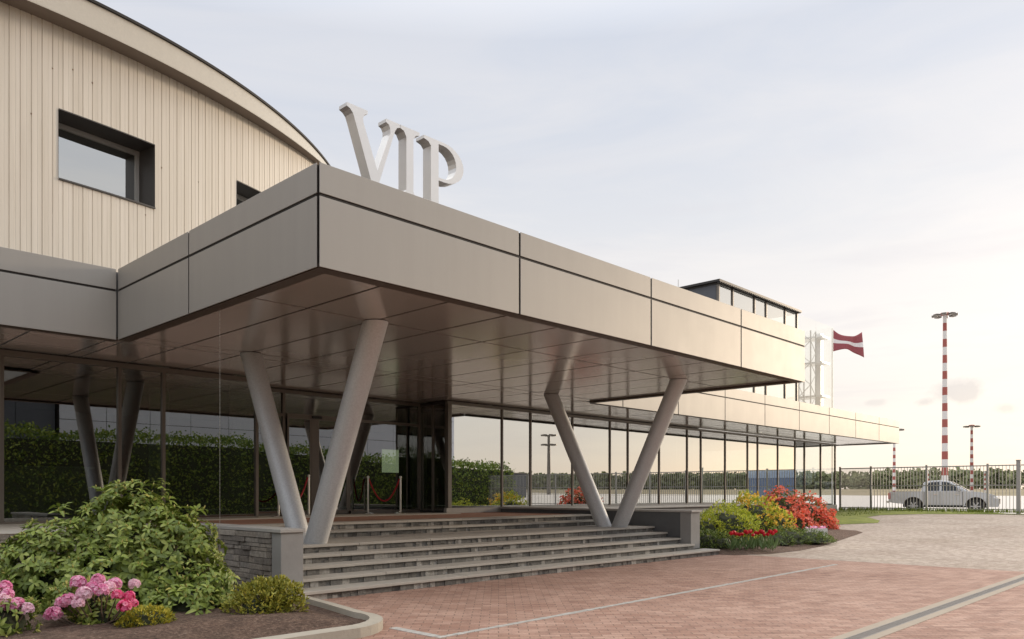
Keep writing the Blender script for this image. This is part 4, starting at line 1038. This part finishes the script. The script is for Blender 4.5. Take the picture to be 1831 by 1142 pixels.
gl = [lobe(1295, 21.3, 1.10, 0.85, 0.75, 1), lobe(1345, 23.2, 1.36, 0.85, 1.0, 2), lobe(1260, 20.6, 0.86, 0.55, 0.62, 3), lobe(1385, 23.4, 0.98, 0.62, 0.65, 5), lobe(1320, 21.8, 0.95, 0.7, 0.6, 6)]
x, y = at(1320, 21.8)
az = tuft_shrub('azalea', 'bright green azalea with yellow blossoms beside the dark stair wall', 'bush', (x, y, 0.08), gl, M['azalea_leaf'], 0.085, 1250, 0.7, 0.36, 0.72)
yl = [lobe(1355, 23.0, 1.40, 0.75, 0.75, 2), lobe(1385, 23.2, 1.02, 0.62, 0.64, 5), lobe(1342, 23.0, 1.42, 0.38, 0.3, 7), lobe(1392, 22.9, 0.75, 0.45, 0.4, 8)]
blossoms(az, yl, M['yellow'], 120, 0.034, 0.1)
ol = [lobe(1393, 26.0, 1.52, 0.85, 1.0, 11), lobe(1440, 26.4, 1.26, 0.95, 0.95, 12), lobe(1468, 26.2, 0.86, 0.55, 0.66, 13), lobe(1420, 25.4, 0.85, 0.7, 0.6, 14)]
x, y = at(1430, 26.2)
oz = tuft_shrub('azalea', 'azalea covered in orange red blossoms at the right of the flower bed', 'bush', (x, y, 0.1), ol, M['azalea_dark'], 0.085, 600, 0.6, 0.36, 0.70)
blossoms(oz, ol, M['orange'], 1100, 0.046, -0.35)
x, y = at(1268, 19.3)
tuft_shrub('evergreen_shrub', 'dark olive shrub at the foot of the stair wall below the green azalea', 'shrub', (x, y, 0.05),
    [lobe(1262, 19.3, 0.52, 0.5, 0.45, 21), lobe(1288, 19.2, 0.42, 0.42, 0.36, 22)], M['juniper'], 0.075, 2200, 0.5, 0.32, 0.75)
x, y = at(1430, 21.2)
tuft_shrub('juniper', 'low spreading dark green juniper in front of the orange azalea', 'shrub', (x, y, 0.06),
    [lobe(1408, 21.0, 0.52, 0.65, 0.45, 31), lobe(1440, 21.4, 0.44, 0.75, 0.38, 32), lobe(1462, 21.5, 0.32, 0.55, 0.27, 33), lobe(1390, 20.4, 0.42, 0.5, 0.36, 35)], M['juniper'], 0.075, 1900, 0.35, 0.22, 0.75)
# tulips, each its own plant
def tulip_proto():
    t = thing('tulip', (0, 0, 0), 'red tulip', 'tulip', 'red tulips at the front of the flower bed')
    mb = MB(); mb.tube([(0, 0, 0), (0.01, 0, 0.2), (0.0, 0.005, 0.36)], [0.008, 0.007, 0.006], 6); mb.build('stem', M['tulip_leaf'], t)
    for k in range(4):
        mb = MB(); a = k*1.57+0.4; d = Vector((math.cos(a), math.sin(a), 1.3)); leaf_mesh(mb, Vector((0, 0, 0.01)), d, Vector((-math.cos(a), -math.sin(a), 0.4)), 0.30, 0.055, -0.22)
        mb.build('leaf', M['tulip_leaf'], t)
    mb = MB()
    for k in range(6):
        a = k*1.047; rr = 0.030 if k % 2 else 0.036; c, s = math.cos(a), math.sin(a)
        def P_(r, z, w): return [(c*r - s*w, s*r + c*w, z), (c*r + s*w, s*r - c*w, z)]
        v = P_(0.006, 0.355, 0.006)+P_(rr, 0.385, 0.024)+P_(rr*0.95, 0.42, 0.022)+P_(rr*0.6, 0.447, 0.006)
        mb.add(v, [(0,1,3,2),(2,3,5,4),(4,5,7,6)])
    mb.build('flower', M['tulip'], t, smooth=True)
    return t
tp = tulip_proto(); first = True
for k in range(20):
    u = 1308 + k*4.0 + rnd.uniform(-2, 2) if k < 19 else 1386
    Y = rnd.uniform(18.5, 19.3); x, y = at(u, Y)
    o = tp if first else copy_tree(tp); first = False
    o.location = (x, y, 0.07+gz(x)); o.rotation_euler.z = rnd.uniform(0, 6.28); s = rnd.uniform(0.88, 1.1); o.scale = (s*1.25, s*1.25, s)
    o['label'] = 'red tulip in the clump in front of the green azalea' if k < 19 else 'single red tulip standing right of the clump'
x, y = at(1458, 23.2)
tt = thing('flower_trough', (x, y, gz(x)+0.07), 'white trough of pink flowers half hidden behind the juniper', 'planter')
mb = MB(); ax = Vector((0.695, -0.719, 0)); ay = Vector((0.719, 0.695, 0))
for s in (-1, 1):
    mb.obox((*(Vector((x, y, 0))+ay*0.14*s).xy, gz(x)+0.20), ax*0.30, ay*0.02, (0, 0, 0.13)); mb.obox((*(Vector((x, y, 0))+ax*0.28*s).xy, gz(x)+0.20), ax*0.02, ay*0.12, (0, 0, 0.128))
mb.obox((x, y, gz(x)+0.2), ax*0.26, ay*0.12, (0, 0, 0.10)); mb.build('trough', M['trough'], tt)
mb = MB()
for k in range(45):
    c = Vector((x, y, gz(x)+0.34))+ax*rnd.uniform(-.28, .28)+ay*rnd.uniform(-.13, .13)+Vector((0, 0, rnd.uniform(-0.05, 0.06)))
    t1 = Vector((rnd.gauss(0, 1), rnd.gauss(0, 1), rnd.gauss(0, .4))).normalized(); t2 = t1.orthogonal().normalized(); s_ = 0.035
    mb.add([c+t1*s_, c+t2*s_, c-t1*s_, c-t2*s_], [(0,1,2,3)])
mb.build('flowers', M['pink'], tt)

# ------------------------------------------------------------------ fence
FA = 41.3
F = thing('metal_fence', (FA, 0, gz(FA)), 'long grey metal bar fence between the forecourt and the airfield', 'fence')
fz0 = gz(FA); ft = 2.72
posts = [16.05, 14.5, 11.9, 9.3] + [6.7-2.6*i for i in range(20)]
for y in posts:
    mb = MB(); mb.box(FA-0.045, FA+0.045, y-0.045, y+0.045, fz0-0.1, ft+0.06); mb.build('post', M['fence'], F)
for y1, y0 in zip(posts[:-1], posts[1:]):
    mb = MB()
    mb.box(FA-0.022, FA+0.022, y0+0.046, y1-0.046, ft-0.06, ft-0.01); mb.box(FA-0.02, FA+0.02, y0+0.046, y1-0.046, fz0+1.30, fz0+1.345); mb.box(FA-0.02, FA+0.02, y0+0.046, y1-0.046, fz0+0.18, fz0+0.225)
    if y1 > 16:                               # first bay is a fine mesh panel
        k = 0
        y = y0+0.06
        while y < y1-0.05: mb.box(FA-0.006, FA+0.006, y-0.006, y+0.006, fz0+0.05, ft-0.061); y += 0.045
    else:
        y = y0+0.16
        while y < y1-0.08:
            mb.box(FA-0.013, FA+0.013, y-0.011, y+0.011, fz0+0.10, ft-0.005); y += 0.142
    mb.build('bar_panel', M['fence'], F)
GPx = 41.3; gy = 8.0
gp = thing('gate_post', (40.9, gy, gz(41)), 'thick grey gate post at the right edge of the photo beside the bar fence', 'post')
mb = MB(); mb.box(40.82, 40.98, gy-0.08, gy+0.08, fz0-0.2, ft+0.16); mb.build('post', M['fence'], gp, bevel=0.01)
mb = MB(); mb.box(40.80, 41.0, gy-0.10, gy+0.10, ft+0.16, ft+0.19); mb.build('post_cap', M['fence'], gp)

# ------------------------------------------------------------------ pickup truck
def pickup():
    tx, ty = at(1687, 42.5); zg = gz(45)+0.004
    t = thing('pickup_truck', (tx, ty, zg), 'silver double cab pickup truck parked on the apron behind the fence', 'pickup')
    S = 0.985; fx = Vector((0.191, -0.982, 0)).normalized()*S; fy = Vector((0.982, 0.191, 0)).normalized()*S; O = Vector((tx, ty, zg)) - fx*2.65
    def W(x, y, z): return O + fx*x + fy*y + Vector((0, 0, z*S))
    def archpts(c, r, z0):
        a = math.asin((z0-0.39)/r); return [(c+r*math.cos(q), 0.39+r*math.sin(q)) for q in [a+(math.pi-2*a)*i/12 for i in range(13)]]
    prof = [(0.03, 0.60), (0.0, 0.72), (0.02, 1.10), (0.06, 1.17), (1.60, 1.18), (3.88, 1.19), (4.35, 1.16), (4.85, 1.06), (5.14, 0.94), (5.28, 0.74), (5.30, 0.52), (5.22, 0.36), (4.80, 0.36)]
    prof += [p for p in archpts(4.22, 0.46, 0.40)] + [(3.7, 0.40), (1.85, 0.40)] + archpts(1.25, 0.46, 0.42) + [(0.7, 0.50), (0.2, 0.55)]
    bm = bmesh.new(); n = len(prof)
    def wid(z, x): return 0.90 - 0.035*max(0, (z-0.85)/0.35) - 0.10*smooth((x-4.6)/0.7) - 0.03*smooth((0.3-x)/0.3)
    Lf = [bm.verts.new(W(x, -wid(z, x), z)) for x, z in prof]; Rt = [bm.verts.new(W(x, wid(z, x), z)) for x, z in prof]
    f1 = bm.faces.new(Lf); f2 = bm.faces.new(list(reversed(Rt)))
    for i in range(n): bm.faces.new((Lf[i], Rt[i], Rt[(i+1) % n], Lf[(i+1) % n]))
    bmesh.ops.triangulate(bm, faces=[f1, f2])
    bmesh.ops.recalc_face_normals(bm, faces=bm.faces)
    me = bpy.data.meshes.new('body'); bm.to_mesh(me); bm.free(); me.materials.append(M['car'])
    off = WORLD[t.name]; me.transform(Matrix.Translation(-off)); body = bpy.data.objects.new('body', me); COL.objects.link(body); body.parent = t; WORLD[body.name] = off
    b = body.modifiers.new('bevel', 'BEVEL'); b.width = 0.03; b.segments = 3; b.limit_method = 'ANGLE'; b.angle_limit = R(40)
    # cab
    def cab(pts, w0, w1, z0, z1): return [(x, (w0+(w1-w0)*(z-z0)/(z1-z0)), z) for x, z in pts]
    cp = [(1.62, 1.16), (1.74, 1.66), (1.90, 1.76), (2.55, 1.80), (2.98, 1.75), (3.92, 1.17)]
    mb = MB(); c3 = cab(cp, 0.84, 0.66, 1.16, 1.80); k = len(c3)
    mb.add([W(x, -y, z) for x, y, z in c3]+[W(x, y, z) for x, y, z in c3], [tuple(range(k)), tuple(reversed(range(k, 2*k)))]+[(i, k+i, k+(i+1) % k, (i+1) % k) for i in range(k)])
    mb.build('cab', M['car'], t, recalc=True, bevel=0.03)
    for (q) in ([(1.90, 1.22), (1.93, 1.60), (2.05, 1.68), (2.50, 1.71), (2.50, 1.22)], [(2.62, 1.22), (2.62, 1.71), (2.92, 1.68), (3.55, 1.27), (3.55, 1.22)]):
        for sgn in (-1, 1):
            mb = MB(); c3 = cab(q, 0.835+0.012, 0.66+0.012, 1.16, 1.80); k = len(c3)
            mb.add([W(x, sgn*y, z) for x, y, z in c3]+[W(x, sgn*(y-0.02), z) for x, y, z in c3], [tuple(range(k)), tuple(range(k, 2*k))]+[(i, (i+1) % k, k+(i+1) % k, k+i) for i in range(k)])
            mb.build('side_window', M['carglass'], t, recalc=True)
    mb = MB(); mb.add([W(3.05, -0.60, 1.722), W(3.05, 0.60, 1.722), W(3.86, 0.74, 1.222), W(3.86, -0.74, 1.222), W(3.07, -0.60, 1.735), W(3.07, 0.60, 1.735), W(3.88, 0.74, 1.235), W(3.88, -0.74, 1.235)],
                      [(0,1,2,3),(7,6,5,4),(0,4,5,1),(1,5,6,2),(2,6,7,3),(3,7,4,0)]); mb.build('windscreen', M['carglass'], t)
    mb = MB(); mb.obox(W(0.85, 0, 1.182), fx*0.70, fy*0.74, (0, 0, 0.006)); mb.build('load_bed', M['black'], t)
    mb = MB(); mb.obox(W(2.7, 0, 0.62), fx*2.0, fy*0.60, (0, 0, 0.30)); mb.build('underbody', M['black'], t)
    for cx_ in (1.25, 4.22):
        for sgn in (-1, 1):
            mb = MB(); mb.tube([W(cx_, sgn*0.66, 0.385), W(cx_, sgn*0.70, 0.385), W(cx_, sgn*0.86, 0.385), W(cx_, sgn*0.89, 0.385)], [0.34*S, 0.385*S, 0.385*S, 0.345*S], 28)
            wh = mb.build('tyre', M['tyre'], t, smooth='auto')
            mb = MB(); mb.tube([W(cx_, sgn*0.86, 0.385), W(cx_, sgn*0.893, 0.385)], [0.245*S, 0.235*S], 24)
            mb.build('rim', M['black'], wh)
            mb = MB(); axn = fy.normalized()*sgn
            for j in range(6):
                a = j*1.047; d = fx.normalized()*math.cos(a)+Vector((0, 0, 1))*math.sin(a); e_ = axn.cross(d)
                mb.obox(W(cx_, sgn*0.900, 0.385)+d*0.125*S, d*0.115*S, e_*0.032, axn*0.01)
            mb.tube([W(cx_, sgn*0.894, 0.385), W(cx_, sgn*0.915, 0.385)], 0.07, 12); mb.build('wheel_spokes', M['rim'], wh)
    for sgn in (-1, 1):
        mb = MB(); mb.obox(W(0.045, sgn*0.79, 0.93), fx*0.055, fy*0.085, (0, 0, 0.17)); mb.build('tail_light', M['redlight'], t, bevel=0.01)
        mb = MB(); mb.obox(W(5.0, sgn*0.765, 0.86), fx*0.20, fy*0.06, (0, 0, 0.055)); mb.build('headlight', M['headlight'], t, bevel=0.02)
        mb = MB(); mb.obox(W(3.45, sgn*0.97, 1.28), fx*0.07, fy*0.09, (0, 0, 0.075)); mb.build('wing_mirror', M['car'], t, bevel=0.02)
        for hx in (2.35, 3.35):
            mb = MB(); mb.obox(W(hx, sgn*0.895, 1.02), fx*0.09, fy*0.02, (0, 0, 0.015)); mb.build('door_handle', M['chrome'], t)
    mb = MB(); mb.obox(W(5.29, 0, 0.66), fx*0.02, fy*0.5, (0, 0, 0.13)); mb.build('grille', M['black'], t, bevel=0.01)
    mb = MB(); mb.obox(W(-0.04, 0, 0.60), fx*0.06, fy*0.8, (0, 0, 0.06)); mb.build('rear_bumper', M['chrome'], t, bevel=0.01)
    for sgn in (-1, 1):                       # door outlines, sill step, arch lips
        for xa in (1.78, 2.56, 3.62):
            mb = MB(); mb.obox(W(xa, sgn*0.893, 0.80), fx*0.009, fy*0.012, (0, 0, 0.36)); mb.build('door_gap', M['black'], t)
        mb = MB(); mb.obox(W(2.72, sgn*0.93, 0.42), fx*0.92, fy*0.05, (0, 0, 0.025)); mb.build('side_step', M['black'], t, bevel=0.008)
        for cx_ in (1.25, 4.22):
            mb = MB(); pts_ = [W(cx_+0.475*math.cos(q), sgn*0.885, 0.39+0.475*math.sin(q)) for q in [0.1+2.94*i/14 for i in range(15)]]
            mb.tube(pts_, 0.028, 6); mb.build('arch_lip', M['joint'], t)
    mb = MB(); mb.add([W(1.70, -0.66, 1.30), W(1.70, 0.66, 1.30), W(1.755, 0.60, 1.62), W(1.755, -0.60, 1.62), W(1.63, -0.66, 1.30), W(1.63, 0.66, 1.30), W(1.705, 0.60, 1.62), W(1.705, -0.60, 1.62)],
                      [(0,1,2,3),(7,6,5,4),(0,4,5,1),(1,5,6,2),(2,6,7,3),(3,7,4,0)]); mb.build('rear_window', M['carglass'], t, recalc=True)
pickup()

# ------------------------------------------------------------------ masts and flag
def mast(u, vtop, Y, label, rad, head, vis_bands=20):
    x, y = at(u, Y); z0 = gz(x, y); z1 = HC+(880-vtop)/1398*Y
    t = thing('floodlight_mast', (x, y, z0), label, 'mast', 'red and white banded floodlight masts')
    mb = MB(); H_ = z1-z0
    for k in range(vis_bands):
        za, zb = z0+H_*k/vis_bands, z0+H_*(k+1)/vis_bands
        ra, rb = rad*(1-0.45*k/vis_bands), rad*(1-0.45*(k+1)/vis_bands)
        mb.tube([(x, y, za), (x, y, zb)], [ra, rb], 14, k % 2)
    mb.build('pole', [M['mast_white'], M['mast_red']], t)
    if head:
        s = head; mb = MB()
        mb.lathe((x, y, z1-0.05*s), [(0.35*s, 0), (0.55*s, 0.1*s), (0.5*s, 0.3*s), (0.1*s, 0.36*s)], 14); mb.build('head_frame', M['mast_red'], t)
        for k in range(8):
            a = 6.283*k/8+0.2; d = Vector((math.cos(a), math.sin(a), 0)); e_ = Vector((-d.y, d.x, 0))
            mb = MB(); mb.tube([Vector((x, y, z1+0.05*s)), Vector((x, y, z1-0.02*s))+d*1.0*s], 0.05*s, 6)
            mb.obox(Vector((x, y, z1-0.05*s))+d*1.15*s, d*0.30*s, e_*0.28*s, (0.0, 0, 0.10*s)); mb.build('floodlight', M['frame'], t)
    return t
mast(1689.5, 563, 122, 'tall red and white banded floodlight mast rising behind the pickup truck', 0.50, 1.25, 23)
mast(1737.5, 762, 300, 'slim red and white floodlight mast right of the pickup cab', 0.75, 2.0, 17)
mast(1599, 768, 160, 'red and white banded mast half hidden behind the corner of the metal panel band', 0.36, 1.3, 19)
mast(1660, 842, 330, 'short far banded mast just left of the tall mast', 0.42, 0, 9)
mast(1761, 842, 330, 'short far banded mast at the treeline right of the pickup bonnet', 0.42, 0, 9)
t = mast(0, 0, 1, 'banded floodlight mast far across the forecourt seen mirrored in the glass wing', 0.01, 0, 2) if False else None
tx, ty = 248.0, -186.0
def mast_at(x, y, z1, label, rad, head, nb):
    t = thing('floodlight_mast', (x, y, gz(x, y)), label, 'mast', 'red and white banded floodlight masts')
    mb = MB(); z0 = gz(x, y); mb.tube([(x, y, z0), (x, y, z1)], [rad, rad*0.6], 12); mb.build('pole', M['frame'], t)
    for zz in (z1, z1-4):
        mb = MB()
        for k in range(6):
            a = 6.283*k/6; d = Vector((math.cos(a), math.sin(a), 0)); mb.tube([Vector((x, y, zz)), Vector((x, y, zz))+d*2.6*head], 0.16, 6)
            mb.obox(Vector((x, y, zz))+d*2.6*head, d*0.7, Vector((-d.y, d.x, 0))*0.7, (0, 0, 0.3))
        mb.build('floodlight', M['frame'], t)
mast_at(tx, ty, 25.5, 'plain grey floodlight mast seen mirrored in the glass wing', 0.9, 1.0, 10)

fx_, fy_ = at(1488, 56)
fp = thing('flagpole', (fx_, fy_, gz(fx_, fy_)), 'flagpole with a dark red and white striped flag flying right of the glass storey', 'flag')
mb = MB(); mb.tube([(fx_, fy_, gz(fx_, fy_)), (fx_, fy_, 13.2)], [0.05, 0.03], 10); mb.build('pole', M['fence'], fp)
mb = MB(); nx, nz = 26, 10; Xv = Vector((0.6948, -0.7192, 0)); Yv = Vector((0.7192, 0.6948, 0)); ids = {}
for i in range(nx+1):
    for j in range(nz+1):
        u_ = i/nx; v_ = j/nz
        d = Vector((fx_, fy_, 13.1)) + Xv*(0.08+2.1*u_) + Yv*(0.20*math.sin(u_*9+v_*1.5)*(0.3+u_)) + Vector((0, 0, -1.55*v_*(1-0.15*math.sin(u_*3.1)) - 0.62*math.sin(u_*2.3)*(1-v_*0.9) + 0.32*u_**2*(1-v_) - 0.45*u_**3*v_ ))
        ids[i, j] = len(mb.v); mb.v.append(tuple(d))
for i in range(nx):
    for j in range(nz):
        mb.f.append((ids[i,j], ids[i,j+1], ids[i+1,j+1], ids[i+1,j])); mb.m.append(1 if 4 <= j <= 5 else 0)
fl = mb.build('flag_cloth', [M['flag_red'], M['flag_white']], fp, smooth=True)
sm = fl.modifiers.new('thick', 'SOLIDIFY'); sm.thickness = 0.01

# ------------------------------------------------------------------ far wood, hedge and buildings across the forecourt
mb = MB(); rw = random.Random(11)
for k in range(2300):
    az = R(rw.uniform(-100, 40)); d = rw.uniform(515, 575)
    x, y = d*math.cos(az), d*math.sin(az); z0 = gz(x, y)-0.3
    h = (11.2+2.0*mnoise.noise((az*9, 1, 0))+1.4*mnoise.noise((az*31, 4, 0)))*rw.uniform(0.82, 1.06); r = rw.uniform(2.6, 4.6)
    for q in range(22):
        t = rw.uniform(0, 6.283); zz = rw.random()**0.8
        rr = r*(0.4+0.6*rw.random())*(1-0.8*max(0, zz-0.4))
        c = Vector((x+rr*math.cos(t), y+rr*math.sin(t), z0+h*zz)); s = rw.uniform(0.8, 1.9)
        a1 = Vector((rw.gauss(0, 1), rw.gauss(0, 1), rw.gauss(0, 1))).normalized(); a2 = a1.orthogonal().normalized()
        mb.add([c+a1*s, c+a2*s, c-a1*s, c-a2*s], [(0,1,2,3)])
tag(mb.build('far_wood', M['wood'], at=(500, 0, 3)), 'dark green band of woodland along the far side of the airfield', 'woodland', None, 'stuff')

hd = thing('hedge', (16, -11.5, 0), 'tall dense green hedge along the forecourt behind the viewer, mirrored in the glass', 'hedge')
mb = MB(); rh = random.Random(5)
HX0, HX1, HY, HH, HT = -16.0, 44.0, -11.6, 4.4, 1.3
for k in range(40000):
    x = rh.uniform(HX0, HX1); top = HH*(1+0.09*mnoise.noise((x*0.45, 3, 0))+0.07*mnoise.noise((x*1.5, 7, 0))) - 0.9*smooth((x-20)/24)
    if rh.random() < 0.72: y = HY+HT+rh.gauss(0, 0.14)+0.25*mnoise.noise((x*0.9, 1, 2)); z = rh.uniform(0.05, top); y += 0.22*mnoise.noise((x*1.3, z*1.6, 5))
    else: y = rh.uniform(HY-HT, HY+HT); z = top+rh.gauss(0, 0.14)
    c = Vector((x, y, z)); a1 = Vector((rh.gauss(0, 1), rh.gauss(0, .7), rh.gauss(0, 1))).normalized(); a2 = a1.orthogonal().normalized(); s = rh.uniform(0.04, 0.11)
    mb.add([c+a1*s, c+a2*s*0.6, c-a1*s, c-a2*s*0.6], [(0,1,2,3)])
mb.build('foliage', M['hedge'], hd)
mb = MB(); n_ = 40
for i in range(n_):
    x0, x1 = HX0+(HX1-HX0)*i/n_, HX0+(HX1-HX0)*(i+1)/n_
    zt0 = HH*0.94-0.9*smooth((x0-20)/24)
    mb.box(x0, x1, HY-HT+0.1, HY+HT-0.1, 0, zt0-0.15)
mb.build('hedge_shade_core', M['core'], hd)  # solid dark boxes behind the leaf cards imitate shade inside the hedge

def block(name, label, x0, x1, y0, y1, h, wall, rows, cols, core_m='joint', roof_m='frame'):
    t = thing(name, ((x0+x1)/2, (y0+y1)/2, 0), label, 'building')
    mb = MB(); mb.box(x0, x1, y0, y1, 0, h); mb.build('walls', M[core_m], t)
    mb = MB(); W_ = (x1-x0)/cols; Hh = h/rows
    for i in range(cols):
        for j in range(rows): mb.box(x0+i*W_+0.02, x0+(i+1)*W_-0.02, y1, y1+0.06, j*Hh+0.02, (j+1)*Hh-0.02)
    mb.build('facade_panels', wall, t)
    mb = MB(); mb.box(x0-0.1, x1+0.1, y0-0.1, y1+0.16, h+0.001, h+0.25+(0.9 if roof_m != 'frame' else 0)); mb.build('roof_edge', M[roof_m], t)
    return t
block('office_building', 'pale grey panelled building beyond the hedge mirrored in the entrance glass', 17.0, 53.5, -42, -28, 13.0, M['pale_panel'], 6, 12)
block('office_building', 'dark grey building end beyond the hedge mirrored in the left glass', 5.0, 16.9, -42, -28.5, 13.5, M['dark_panel'], 5, 5)
block('airport_building', 'low grey airport building far off mirrored in the glass wing', 104, 118, -86, -78, 5.2, M['dark_panel'], 2, 7)
t = block('hangar', 'blue sheet metal shed on the apron mirrored in the glass wing', 116, 124, -27.5, -20.3, 3.7, M['blue_shed'], 1, 9, 'blue_shed', 'blue_roof')
